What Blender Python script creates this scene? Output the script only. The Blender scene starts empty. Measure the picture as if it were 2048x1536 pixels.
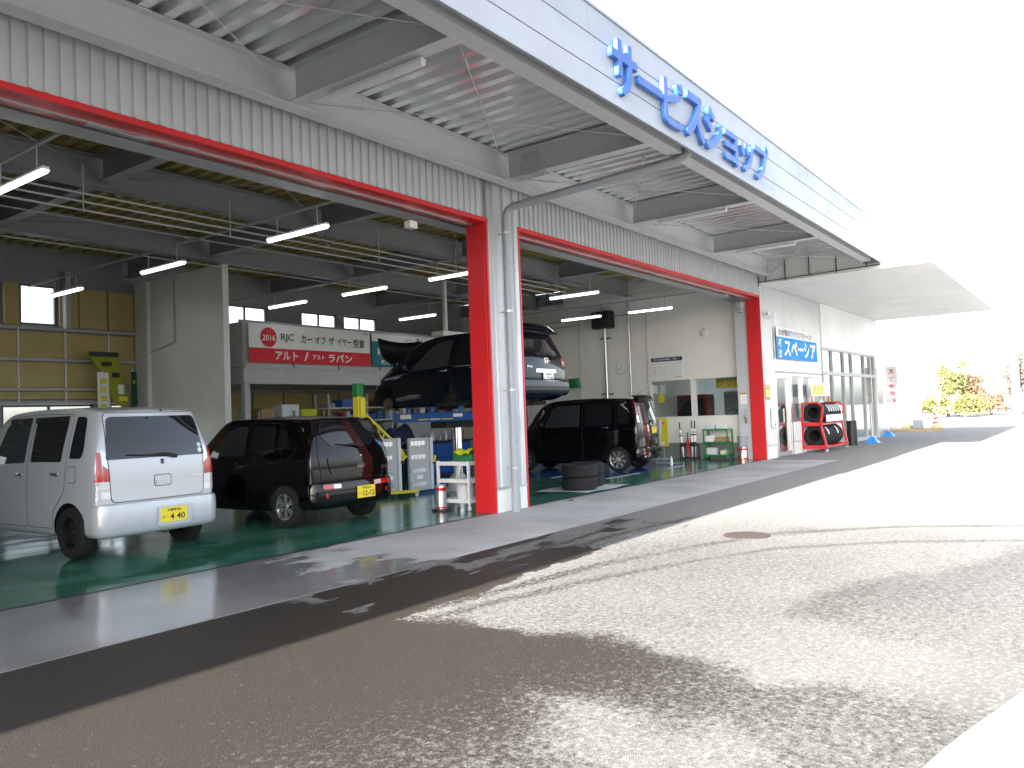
import bpy, bmesh, math, random
import numpy as np
from mathutils import Vector, Matrix
from mathutils.bvhtree import BVHTree
from mathutils.geometry import delaunay_2d_cdt
random.seed(7)
rng = np.random.default_rng(11)
SC = bpy.context.scene
COL = SC.collection
R = math.radians

# ------------------------------------------------------------------ camera
CAM_POS = Vector((-9.0702, -7.0848, 1.3993))
yaw, pitch, roll, FPX = 0.9368, 0.0386, -0.0375, 1600.7
fw = Vector((math.sin(yaw)*math.cos(pitch), math.cos(yaw)*math.cos(pitch), math.sin(pitch)))
rt = Vector((math.cos(yaw), -math.sin(yaw), 0)); up = rt.cross(fw)
r2 = rt*math.cos(roll)+up*math.sin(roll); u2 = -rt*math.sin(roll)+up*math.cos(roll)
cam_d = bpy.data.cameras.new('camera'); cam = bpy.data.objects.new('camera', cam_d); COL.objects.link(cam)
cam.matrix_world = Matrix(((r2.x, u2.x, -fw.x, CAM_POS.x), (r2.y, u2.y, -fw.y, CAM_POS.y), (r2.z, u2.z, -fw.z, CAM_POS.z), (0, 0, 0, 1)))
cam_d.sensor_fit = 'HORIZONTAL'; cam_d.sensor_width = 36.0; cam_d.lens = FPX/2048*36.0
cam_d.clip_start = 0.05; cam_d.clip_end = 2000
SC.camera = cam

# ------------------------------------------------------------------ sky, sun, exposure
SUN_TRAVEL = Vector((0.87, 0.018, -0.47)).normalized()
to_sun = -SUN_TRAVEL
EL = math.asin(to_sun.z); AZ = math.atan2(to_sun.x, to_sun.y)
world = bpy.data.worlds.new('World'); SC.world = world; world.use_nodes = True
wn = world.node_tree.nodes; wl = world.node_tree.links
bg = wn['Background']; sky = wn.new('ShaderNodeTexSky'); sky.sky_type = 'NISHITA'; sky.sun_disc = False
sky.sun_elevation = EL; sky.sun_rotation = AZ % (2*math.pi); sky.altitude = 60; sky.air_density = 1.0; sky.dust_density = 3.0; sky.ozone_density = 1.0
hs = wn.new('ShaderNodeHueSaturation'); hs.inputs['Saturation'].default_value = 0.55
wl.new(sky.outputs[0], hs.inputs['Color']); wl.new(hs.outputs[0], bg.inputs[0]); bg.inputs[1].default_value = 0.112
sl = bpy.data.lights.new('sun', 'SUN'); sl.energy = 5.0; sl.angle = R(0.55); sl.color = (1.0, 0.955, 0.88)
sun = bpy.data.objects.new('sun', sl); COL.objects.link(sun)
sun.rotation_euler = SUN_TRAVEL.to_track_quat('-Z', 'Y').to_euler(); sun.location = (-40, -10, 30)
vs = SC.view_settings; vs.view_transform = 'Standard'; vs.look = 'None'; vs.gamma = 1.0; vs.use_curve_mapping = False
vs.exposure = 2.75
cy = SC.cycles; cy.use_denoising = True; cy.max_bounces = 8; cy.diffuse_bounces = 4; cy.glossy_bounces = 4
cy.transparent_max_bounces = 12; cy.transmission_bounces = 4; cy.caustics_reflective = False; cy.caustics_refractive = False
cy.sample_clamp_indirect = 6.0; cy.use_adaptive_sampling = True

# ------------------------------------------------------------------ materials
MATS = {}
def mat(name, color, rough=0.5, metal=0.0, var=0.0, vscale=6.0, bump=0.0, bscale=30.0, coat=0.0, spec=0.5, stretch=None, var2=None, alpha=None):
    if name in MATS: return MATS[name]
    m = bpy.data.materials.new(name); m.use_nodes = True
    nt = m.node_tree; b = nt.nodes['Principled BSDF']
    c4 = (color[0], color[1], color[2], 1)
    b.inputs['Base Color'].default_value = c4; b.inputs['Roughness'].default_value = rough; b.inputs['Metallic'].default_value = metal
    b.inputs['Specular IOR Level'].default_value = spec
    if coat: b.inputs['Coat Weight'].default_value = coat; b.inputs['Coat Roughness'].default_value = 0.04
    if var or bump:
        tc = nt.nodes.new('ShaderNodeTexCoord'); mp = nt.nodes.new('ShaderNodeMapping'); nt.links.new(tc.outputs['Object'], mp.inputs[0])
        if stretch: mp.inputs['Scale'].default_value = stretch
    if var:
        n1 = nt.nodes.new('ShaderNodeTexNoise'); n1.inputs['Scale'].default_value = vscale; n1.inputs['Detail'].default_value = 6; n1.inputs['Roughness'].default_value = 0.65
        nt.links.new(mp.outputs[0], n1.inputs['Vector'])
        mr = nt.nodes.new('ShaderNodeMapRange'); mr.inputs[1].default_value = 0.3; mr.inputs[2].default_value = 0.7; mr.inputs[3].default_value = 1-var; mr.inputs[4].default_value = 1+var*0.6
        nt.links.new(n1.outputs[0], mr.inputs[0])
        mx = nt.nodes.new('ShaderNodeMix'); mx.data_type = 'RGBA'; mx.blend_type = 'MULTIPLY'; mx.inputs[0].default_value = 1
        mx.inputs['A'].default_value = c4; nt.links.new(mr.outputs[0], mx.inputs['B']); nt.links.new(mx.outputs['Result'], b.inputs['Base Color'])
        rr = nt.nodes.new('ShaderNodeMapRange'); rr.inputs[1].default_value = 0.3; rr.inputs[2].default_value = 0.7
        rr.inputs[3].default_value = min(1, rough*1.25); rr.inputs[4].default_value = rough*0.8
        nt.links.new(n1.outputs[0], rr.inputs[0]); nt.links.new(rr.outputs[0], b.inputs['Roughness'])
    if bump:
        n2 = nt.nodes.new('ShaderNodeTexNoise'); n2.inputs['Scale'].default_value = bscale; n2.inputs['Detail'].default_value = 4
        nt.links.new(mp.outputs[0], n2.inputs['Vector'])
        bp = nt.nodes.new('ShaderNodeBump'); bp.inputs['Strength'].default_value = bump; bp.inputs['Distance'].default_value = 0.02
        nt.links.new(n2.outputs[0], bp.inputs['Height']); nt.links.new(bp.outputs[0], b.inputs['Normal'])
    MATS[name] = m; return m
def emit(name, color, strength):
    m = bpy.data.materials.new(name); m.use_nodes = True; b = m.node_tree.nodes['Principled BSDF']
    b.inputs['Base Color'].default_value = (.8, .8, .8, 1); b.inputs['Emission Color'].default_value = (*color, 1); b.inputs['Emission Strength'].default_value = strength
    MATS[name] = m; return m
def glass(name, tint=(.95, .97, .97), gloss=0.05, rough=0.0):
    m = bpy.data.materials.new(name); m.use_nodes = True; nt = m.node_tree
    for n in list(nt.nodes): nt.nodes.remove(n)
    o = nt.nodes.new('ShaderNodeOutputMaterial'); t = nt.nodes.new('ShaderNodeBsdfTransparent'); g = nt.nodes.new('ShaderNodeBsdfGlossy'); mx = nt.nodes.new('ShaderNodeMixShader')
    t.inputs[0].default_value = (*tint, 1); g.inputs['Roughness'].default_value = rough
    lw = nt.nodes.new('ShaderNodeLayerWeight'); pw = nt.nodes.new('ShaderNodeMath'); pw.operation = 'POWER'; pw.inputs[1].default_value = 4.0; nt.links.new(lw.outputs['Facing'], pw.inputs[0])
    ad = nt.nodes.new('ShaderNodeMath'); ad.operation = 'MULTIPLY_ADD'; ad.inputs[1].default_value = .9-gloss; ad.inputs[2].default_value = gloss
    nt.links.new(pw.outputs[0], ad.inputs[0]); nt.links.new(ad.outputs[0], mx.inputs[0]); nt.links.new(t.outputs[0], mx.inputs[1]); nt.links.new(g.outputs[0], mx.inputs[2]); nt.links.new(mx.outputs[0], o.inputs[0])
    MATS[name] = m; return m

mat('siding', (.57, .60, .63), .35, .2, .05, 3.0, stretch=(1, 1, .4))
mat('canopysteel', (.56, .59, .62), .45, 0, .05, 4.0)
mat('deckmetal', (.84, .87, .90), .16, .55, .06, 2.0)
mat('steelgrey', (.44, .45, .46), .5, 0, .08, 4.0, bump=.05)
mat('galv', (.52, .53, .54), .35, .7, .15, 9.0)
mat('redpaint', (.60, .018, .024), .36, 0, .16, 1.3, bump=.03, bscale=8)
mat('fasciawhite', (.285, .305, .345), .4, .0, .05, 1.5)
mat('signblue', (.010, .075, .33), .4, 0, .03)
mat('signedge_lit', (.05, .16, .50), .4)  # letter sides lighter than the faces: sun highlight put into the colour
mat('white', (.74, .75, .75), .5, 0, .06, .8, stretch=(1, 1, .15))
mat('whitewall', (.78, .79, .77), .6, 0, .06, 1.2)
mat('officewall', (.76, .75, .70), .7, 0, .05, 1.0)
mat('insul', (.52, .42, .19), .85, 0, .12, 1.5, bump=.15, bscale=14)
mat('deckyellow', (.44, .37, .14), .6, 0, .15, 2.5)
mat('beamdark', (.27, .28, .29), .5, 0, .08, 4.0)
mat('alu', (.62, .63, .65), .3, .8)
mat('darkalu', (.10, .11, .12), .4, .5)
mat('black', (.012, .012, .013), .45)
mat('rubber', (.008, .008, .009), .8, 0, .2, 20, bump=.2, bscale=60)
mat('blackgloss', (.008, .008, .010), .08, coat=1)
mat('pvcgrey', (.30, .33, .37), .3, 0, .05)
mat('chrome', (.75, .76, .78), .08, 1)
mat('steel', (.55, .56, .58), .25, .9)
mat('yellow', (.72, .62, .03), .35, 0, .06)
mat('green', (.02, .22, .07), .4, 0, .05)
mat('bluepaint', (.015, .09, .34), .35, 0, .06)
mat('bluebase', (.02, .25, .75), .4, 0, .05)
mat('plateyellow', (.80, .63, .03), .35)
mat('platewhite', (.8, .8, .8), .35)
mat('plategreen', (.02, .10, .05), .5)
mat('ink', (.015, .015, .02), .6)
mat('inkred', (.55, .02, .03), .6)
mat('inkwhite', (.8, .8, .8), .6)
mat('lampred', (.45, .01, .015), .12, coat=1)
mat('lampclear', (.62, .64, .66), .1, .3, coat=1)
mat('lampamber', (.5, .2, .04), .12, coat=1)
mat('cardglass', (.010, .011, .013), .03, 0, spec=.6)
mat('cardglass2', (.03, .036, .04), .03, 0, spec=.6)
mat('cardboard', (.36, .25, .14), .8, 0, .08)
mat('plastictub', (.62, .66, .70), .35)
mat('cloth_white', (.75, .76, .77), .8, 0, .05, bump=.1)
mat('cloth_red', (.62, .025, .04), .75, 0, .05)
mat('cloth_teal', (.012, .17, .21), .75, 0, .05)
mat('cloth_blue', (.015, .27, .70), .75, 0, .06)
mat('cloth_lime', (.55, .60, .03), .75, 0, .1)
mat('concrete_far', (.42, .41, .39), .9, 0, .15, .3, bump=.1)
mat('tube_off', (.80, .82, .85), .3)
emit('tube_on', (1.0, .96, 1.0), 1.05)
glass('pane'); glass('pane_show', (.88, .92, .93), .14)

# ------------------------------------------------------------------ mesh helpers
def tag(o, label=None, cat=None, group=None, kind=None):
    if label: o['label'] = label
    if cat: o['category'] = cat
    if group: o['group'] = group
    if kind: o['kind'] = kind
    return o
def thing(name, label, cat, loc=(0, 0, 0), rz=0.0, group=None):
    o = bpy.data.objects.new(name, None); COL.objects.link(o); o.empty_display_size = .2
    o.location = loc; o.rotation_euler = (0, 0, rz)
    o['W2L'] = 0
    del o['W2L']
    return tag(o, label, cat, group)
def attach(o, parent, world=True):
    o.parent = parent
    if world and parent is not None and parent.parent is None and parent.type == 'EMPTY':
        o.matrix_parent_inverse = (Matrix.Translation(parent.location) @ parent.rotation_euler.to_matrix().to_4x4()).inverted()
    return o
def mesh_obj(name, me, m, parent=None, world=True):
    o = bpy.data.objects.new(name, me); COL.objects.link(o)
    if m is not None:
        for mm in (m if isinstance(m, (list, tuple)) else [m]): me.materials.append(MATS[mm])
    if parent is not None: attach(o, parent, world)
    return o
def smooth(me, ang=None):
    me.shade_smooth()
    if ang is not None:
        bm = bmesh.new(); bm.from_mesh(me)
        for e in bm.edges:
            if len(e.link_faces) == 2 and e.calc_face_angle(0) > ang: e.smooth = False
        bm.to_mesh(me); bm.free()
class MB:
    def __init__(s): s.v = []; s.f = []; s.mi = []
    def add(s, vs_, fs, mi=0):
        n = len(s.v); s.v += [tuple(v) for v in vs_]; s.f += [tuple(i+n for i in f) for f in fs]; s.mi += [mi]*len(fs); return s
    def box(s, a, b, mi=0):
        x0, y0, z0 = a; x1, y1, z1 = b
        return s.add([(x0, y0, z0), (x1, y0, z0), (x1, y1, z0), (x0, y1, z0), (x0, y0, z1), (x1, y0, z1), (x1, y1, z1), (x0, y1, z1)],
                     [(0, 3, 2, 1), (4, 5, 6, 7), (0, 1, 5, 4), (1, 2, 6, 5), (2, 3, 7, 6), (3, 0, 4, 7)], mi)
    def bar(s, p, q, w, h=None, upv=(0, 0, 1), mi=0):
        h = w if h is None else h
        p = Vector(p); q = Vector(q); d = (q-p).normalized(); u = Vector(upv)
        if abs(d.dot(u)) > .99: u = Vector((0, 1, 0))
        r = d.cross(u).normalized(); u = r.cross(d)
        vs_ = [c+r*a*w/2+u*b*h/2 for c in (p, q) for a, b in ((-1, -1), (1, -1), (1, 1), (-1, 1))]
        return s.add(vs_, [(0, 3, 2, 1), (4, 5, 6, 7), (0, 1, 5, 4), (1, 2, 6, 5), (2, 3, 7, 6), (3, 0, 4, 7)], mi)
    def tube(s, pts, r, n=10, mi=0, cap=True):
        pts = [Vector(p) for p in pts]; rings = []
        rr = r if isinstance(r, (list, tuple)) else [r]*len(pts)
        prev = None
        for i, p in enumerate(pts):
            d = (pts[min(i+1, len(pts)-1)]-pts[max(i-1, 0)]).normalized()
            if prev is None: a = d.orthogonal().normalized()
            else: a = (prev-d*prev.dot(d)).normalized()
            prev = a; b = d.cross(a)
            rings.append([p+(a*math.cos(t)+b*math.sin(t))*rr[i] for t in [2*math.pi*k/n for k in range(n)]])
        vs_ = [v for ring in rings for v in ring]; fs = []
        for i in range(len(pts)-1):
            for k in range(n): fs.append((i*n+k, i*n+(k+1) % n, (i+1)*n+(k+1) % n, (i+1)*n+k))
        if cap: fs.append(tuple(range(n))[::-1]); fs.append(tuple((len(pts)-1)*n+k for k in range(n)))
        return s.add(vs_, fs, mi)
    def lathe(s, prof, n=24, origin=(0, 0, 0), axis='Z', mi=0, close=False):
        # prof: list of (r, h)
        vs_ = []; fs = []; O = Vector(origin)
        for r, h in prof:
            for k in range(n):
                t = 2*math.pi*k/n; a, b = r*math.cos(t), r*math.sin(t)
                vs_.append(O+(Vector((a, b, h)) if axis == 'Z' else Vector((h, a, b)) if axis == 'X' else Vector((b, h, a))))
        m_ = len(prof)
        for i in range(m_-1 if not close else m_):
            j = (i+1) % m_
            for k in range(n): fs.append((i*n+k, i*n+(k+1) % n, j*n+(k+1) % n, j*n+k))
        if not close: fs.append(tuple(range(n))[::-1]); fs.append(tuple((m_-1)*n+k for k in range(n)))
        return s.add(vs_, fs, mi)
    def prism(s, poly, d, mi=0):
        # poly: list of 3D points, d extrude vector
        n = len(poly); d = Vector(d); vs_ = [Vector(p) for p in poly]+[Vector(p)+d for p in poly]
        fs = [tuple(range(n))[::-1], tuple(range(n, 2*n))]+[(i, (i+1) % n, (i+1) % n+n, i+n) for i in range(n)]
        return s.add(vs_, fs, mi)
    def mesh(s, name, sm=None, bev=0):
        me = bpy.data.meshes.new(name); me.from_pydata(s.v, [], s.f); me.update()
        if any(s.mi):
            me.polygons.foreach_set('material_index', s.mi)
        bm = bmesh.new(); bm.from_mesh(me)
        bmesh.ops.recalc_face_normals(bm, faces=bm.faces)
        if bev: bmesh.ops.bevel(bm, geom=bm.edges[:], offset=bev, segments=1, affect='EDGES', clamp_overlap=True)
        bm.to_mesh(me); bm.free()
        if sm is not None: smooth(me, sm)
        return me
    def build(s, name, m, parent=None, sm=None, bev=0, world=True): return mesh_obj(name, s.mesh(name, sm, bev), m, parent, world)
def box(name, a, b, m, parent=None, bev=0, world=True): return MB().box(a, b).build(name, m, parent, None, bev, world)
def rbox(name, a, b, m, parent=None, bev=.01, world=True): return MB().box(a, b).build(name, m, parent, R(40), bev, world)

def corr(name, o, u, L, v, n, pitch, depth, m, parent, flat=.45, slope=.05, world=True):
    # corrugated sheet: profile runs along u (length L), extruded along v, ribs stand out along n
    o, u, v, n = Vector(o), Vector(u).normalized(), Vector(v), Vector(n).normalized()
    pts = []; t = 0.0
    while t < L:
        for f, h in ((0, 0), (flat, 0), (flat+slope, 1), (1-slope, 1)):
            s_ = t+f*pitch
            if s_ <= L: pts.append((s_, h*depth))
        t += pitch
    pts.append((L, pts[-1][1]))
    mb = MB(); k = len(pts)
    mb.add([o+u*s_+n*h for s_, h in pts]+[o+u*s_+n*h+v for s_, h in pts], [(i, i+1, k+i+1, k+i) for i in range(k-1)])
    me = bpy.data.meshes.new(name); me.from_pydata(mb.v, [], mb.f); me.update()
    return mesh_obj(name, me, m, parent, world)
def ibeam(mb, p, q, h, w, tf=.014, tw=.009):
    # I beam; p,q = centre line ends (centre of section)
    p, q = Vector(p), Vector(q); d = (q-p).normalized(); z = Vector((0, 0, 1))
    mb.bar(p+z*(h/2-tf/2), q+z*(h/2-tf/2), w, tf); mb.bar(p-z*(h/2-tf/2), q-z*(h/2-tf/2), w, tf); mb.bar(p, q, tw, h-2*tf-.001)
    return mb

# ------------------------------------------------------------------ text
def text_mesh(body, extrude=0.0, off=0.0):
    cu = bpy.data.curves.new('t', 'FONT'); cu.body = body; cu.size = 1.0; cu.extrude = extrude; cu.offset = off; cu.resolution_u = 3
    cu.align_x = 'CENTER'
    ob = bpy.data.objects.new('t', cu); COL.objects.link(ob)
    dg = bpy.context.evaluated_depsgraph_get()
    me = bpy.data.meshes.new_from_object(ob.evaluated_get(dg)); bpy.data.objects.remove(ob); bpy.data.curves.remove(cu)
    return me
def text(name, body, c, u, v, w, h, m, parent, depth=0.0, off=0.0, world=True, warp=None):
    # centred at c, width w along u, height h along v; depth along u x v
    me = text_mesh(body, 0.5 if depth else 0, off)
    co = np.empty(len(me.vertices)*3); me.vertices.foreach_get('co', co); co = co.reshape(-1, 3)
    if len(co) == 0: return None
    mn, mx = co[:, :2].min(0), co[:, :2].max(0)
    sx = w/max(mx[0]-mn[0], 1e-6); sy = (h/max(mx[1]-mn[1], 1e-6)) if h else sx
    c, u, v = Vector(c), Vector(u).normalized(), Vector(v).normalized(); n = u.cross(v)
    X = (co[:, 0]-(mn[0]+mx[0])/2)*sx; Y = (co[:, 1]-(mn[1]+mx[1])/2)*sy; Z = co[:, 2]*depth*1.0
    P = np.array(c)+X[:, None]*np.array(u)+Y[:, None]*np.array(v)+Z[:, None]*np.array(n)
    if warp is not None: P = warp(P)
    me.vertices.foreach_set('co', P.ravel()); me.update(); me.materials.clear()
    return mesh_obj(name, me, m, parent, world)
def grid_sheet(name, o, u, v, nu, nv, m, parent=None, disp=None, thick=0.0, world=True):
    o, u, v = Vector(o), Vector(u), Vector(v); n = u.cross(v).normalized()
    vs_ = []; fs = []
    for j in range(nv+1):
        for i in range(nu+1):
            a, b = i/nu, j/nv; p = o+u*a+v*b
            if disp: p = p+n*disp(a, b)
            vs_.append(p)
    for j in range(nv):
        for i in range(nu): k = j*(nu+1)+i; fs.append((k, k+1, k+nu+2, k+nu+1))
    me = bpy.data.meshes.new(name); me.from_pydata(vs_, [], fs); me.update(); smooth(me)
    o_ = mesh_obj(name, me, m, parent, world)
    if thick:
        md = o_.modifiers.new('s', 'SOLIDIFY'); md.thickness = thick
    return o_
# ------------------------------------------------------------------ ground
def vnoise(x, y, scale, seed, octv=4):
    out = np.zeros_like(x); amp = 1.0; tot = 0
    for o in range(octv):
        r_ = np.random.default_rng(seed+o); T = r_.random((64, 64)); s = scale*2**o
        fx, fy = x*s, y*s; ix, iy = np.floor(fx).astype(int), np.floor(fy).astype(int); tx, ty = fx-ix, fy-iy
        tx, ty = tx*tx*(3-2*tx), ty*ty*(3-2*ty); a = lambda i, j: T[(ix+i) % 64, (iy+j) % 64]
        out += amp*((a(0, 0)*(1-tx)+a(1, 0)*tx)*(1-ty)+(a(0, 1)*(1-tx)+a(1, 1)*tx)*ty); tot += amp; amp *= .55
    return out/tot
def sstep(a, b, x): t = np.clip((x-a)/(b-a), 0, 1); return t*t*(3-2*t)
def seg_dist(X, Y, pts):
    d = np.full(X.shape, 1e9)
    for (x0, y0), (x1, y1) in zip(pts[:-1], pts[1:]):
        dx, dy = x1-x0, y1-y0; t = np.clip(((X-x0)*dx+(Y-y0)*dy)/(dx*dx+dy*dy), 0, 1)
        d = np.minimum(d, np.hypot(X-x0-t*dx, Y-y0-t*dy))
    return d
gx = np.concatenate([[-300, -150, -80, -50, -35, -28, -22, -18, -14, -12, -10.5], np.arange(-9.5, 4.0, .05), np.arange(4, 14, .12), np.arange(14, 42, .5), [45, 50, 60, 80, 120, 200, 400]])
gy = np.concatenate([[-300, -150, -80, -50, -30, -20, -14, -10.5, -9], np.arange(-8, -1.70, .05), [-1.5, 0, 3, 6, 11, 20, 40, 80, 150, 300]])
GX, GY = np.meshgrid(gx, gy, indexing='xy')
n1 = vnoise(GX, GY, .55, 3); n2 = vnoise(GX, GY, 1.6, 9); n3 = vnoise(GX*.6, GY*1.8, 2.2, 21)
wet_veil = sstep(-4.55, -5.15, GX+(n2-.5)*1.0)*sstep(-15, -12, GX)*sstep(-13, -10, GY)                                    # soaked on the left; unseen ground beyond kept dry to bounce light
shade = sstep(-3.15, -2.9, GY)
wet_veil = np.maximum(wet_veil, shade*sstep(.46, .54, n3-.05*np.clip((GX+2.2), -3, 3))*sstep(.9, -.2, GX+(n1-.5)))
def poly_mask(pts, soft):
    ins = np.zeros(GX.shape, bool); n = len(pts)
    for i in range(n):
        (x0, y0), (x1, y1) = pts[i], pts[(i+1) % n]
        if y0 != y1: ins ^= ((y0 > GY) != (y1 > GY)) & (GX < (x1-x0)*(GY-y0)/(y1-y0)+x0)
    d = seg_dist(GX, GY, pts+[pts[0]]); return sstep(-soft, soft, np.where(ins, d, -d)+(n2-.5)*soft*2.5)
wet_veil = np.maximum(wet_veil, .60*poly_mask([(-4.0, -5.05), (-3.0, -5.15), (-2.2, -5.6), (-.2, -6.3), (1.5, -8.5), (-5, -8.5), (-4.1, -6.3), (-3.8, -5.6)], .35))  # damp patch, weakened to put veiling glare into its tone
drypatch = poly_mask([(-5.72, -4.75), (-5.6, -5.05), (-5.8, -5.45), (-5.65, -5.65), (-5.75, -5.95), (-6.4, -5.7), (-6.2, -5.1)], .22)
wet_veil = wet_veil*(1-.62*drypatch)
for pts in ([(-4.6, -3.0), (-3.94, -3.12), (-2.65, -3.29), (-1.33, -3.7), (-.23, -4.16), (.7, -5.2), (1.21, -6.3), (1.4, -7.5)], [(-4.9, -3.2), (-4.22, -3.33), (-3.17, -3.59), (-2.05, -4.01), (-1.16, -4.46), (-.34, -5.39), (.14, -6.37), (.3, -7.5)],
            [(-4.4, -2.7), (-3.0, -2.6), (-1.0, -2.55), (.6, -2.75)], [(-5.5, -2.4), (-3.2, -2.35), (-1.4, -2.3), (.2, -2.1)]):
    wet_veil = np.maximum(wet_veil, .55*sstep(.17, .03, seg_dist(GX, GY, pts)+(n2-.5)*.12))
wet_veil = np.maximum(wet_veil, .42*sstep(.5, .2, np.hypot((GX+.2)*.8, (GY+4.25)*1.6)+(n2-.5)*.5))
wet_veil = np.maximum(wet_veil, .34*sstep(6, -2, GX)*sstep(-14, -10, GY)*sstep(-15, -12, GX)*(.55+.9*n1))
wet_veil = wet_veil*(1-.56*sstep(-3.5, -6.2, GY+.35*(GX+6))*sstep(-9, -6.5, GX))  # wetness cut toward the near right: veiling glare painted into the mask
verts = np.stack([GX.ravel(), GY.ravel(), np.full(GX.size, -.006)], 1)
NX, NY = len(gx), len(gy); ii = np.arange(NX-1)[None, :]+NX*np.arange(NY-1)[:, None]
faces = np.stack([ii, ii+1, ii+NX+1, ii+NX], -1).reshape(-1, 4)
me = bpy.data.meshes.new('ground'); me.from_pydata(verts.tolist(), [], faces.tolist()); me.update()
at = me.attributes.new('wet_veil', 'FLOAT', 'POINT'); at.data.foreach_set('value', wet_veil.ravel().astype(np.float32))

def ground_mat():
    m = bpy.data.materials.new('asphalt'); m.use_nodes = True; nt = m.node_tree; L = nt.links; N = nt.nodes; b = N['Principled BSDF']
    tc = N.new('ShaderNodeTexCoord'); a = N.new('ShaderNodeAttribute'); a.attribute_name = 'wet_veil'
    def noise(s, d=5, r=.6):
        n = N.new('ShaderNodeTexNoise'); n.inputs['Scale'].default_value = s; n.inputs['Detail'].default_value = d; n.inputs['Roughness'].default_value = r; L.new(tc.outputs['Object'], n.inputs['Vector']); return n.outputs[0]
    def mth(op, x, y):
        n = N.new('ShaderNodeMath'); n.operation = op
        for i, q in enumerate((x, y)):
            if isinstance(q, (int, float)): n.inputs[i].default_value = q
            else: L.new(q, n.inputs[i])
        return n.outputs[0]
    def mr(x, a0, a1, b0, b1, sm=False):
        n = N.new('ShaderNodeMapRange'); n.interpolation_type = 'SMOOTHSTEP' if sm else 'LINEAR'; L.new(x, n.inputs[0])
        for i, q in enumerate((a0, a1, b0, b1)): n.inputs[i+1].default_value = q
        return n.outputs[0]
    def mix(f, x, y):
        n = N.new('ShaderNodeMix'); n.data_type = 'RGBA'; L.new(f, n.inputs[0])
        for k, q in (('A', x), ('B', y)):
            if isinstance(q, tuple): n.inputs[k].default_value = (*q, 1)
            else: L.new(q, n.inputs[k])
        return n.outputs['Result']
    fine = noise(22, 6, .7); grit = noise(160, 3, .6); big = noise(1.1, 4)
    sp_ = N.new('ShaderNodeSeparateXYZ'); L.new(tc.outputs['Object'], sp_.inputs[0])
    far = mr(sp_.outputs[0], -3.5, 7.0, 0, 1, True)  # ramp pales dry asphalt to the right, glare put into its colour
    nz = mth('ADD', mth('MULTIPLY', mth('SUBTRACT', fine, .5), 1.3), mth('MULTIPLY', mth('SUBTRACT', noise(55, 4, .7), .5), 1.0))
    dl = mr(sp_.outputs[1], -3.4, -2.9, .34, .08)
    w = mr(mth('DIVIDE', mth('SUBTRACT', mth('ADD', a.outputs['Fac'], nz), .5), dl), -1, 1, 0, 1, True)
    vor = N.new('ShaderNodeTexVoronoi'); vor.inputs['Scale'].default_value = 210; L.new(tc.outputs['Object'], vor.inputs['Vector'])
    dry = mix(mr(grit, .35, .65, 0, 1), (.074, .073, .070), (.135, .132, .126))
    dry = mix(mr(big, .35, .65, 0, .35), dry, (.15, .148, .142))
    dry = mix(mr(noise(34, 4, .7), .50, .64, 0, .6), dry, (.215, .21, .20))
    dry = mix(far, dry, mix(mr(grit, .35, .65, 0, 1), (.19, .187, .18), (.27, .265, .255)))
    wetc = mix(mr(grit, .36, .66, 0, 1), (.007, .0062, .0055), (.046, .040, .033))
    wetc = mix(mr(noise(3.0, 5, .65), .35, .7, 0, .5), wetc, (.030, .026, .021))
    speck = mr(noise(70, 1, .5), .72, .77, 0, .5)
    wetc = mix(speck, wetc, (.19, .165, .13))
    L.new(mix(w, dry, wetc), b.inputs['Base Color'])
    L.new(mr(w, 0, 1, .92, .5), b.inputs['Roughness']); L.new(mr(w, 0, 1, .25, .22), b.inputs['Specular IOR Level'])
    bp = N.new('ShaderNodeBump'); bp.inputs['Strength'].default_value = .5; bp.inputs['Distance'].default_value = .006
    L.new(mth('ADD', vor.outputs['Distance'], mth('MULTIPLY', fine, .8)), bp.inputs['Height']); L.new(bp.outputs[0], b.inputs['Normal'])
    MATS['asphalt'] = m
ground_mat()
g = mesh_obj('ground', me, 'asphalt'); g['kind'] = 'structure'

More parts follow.
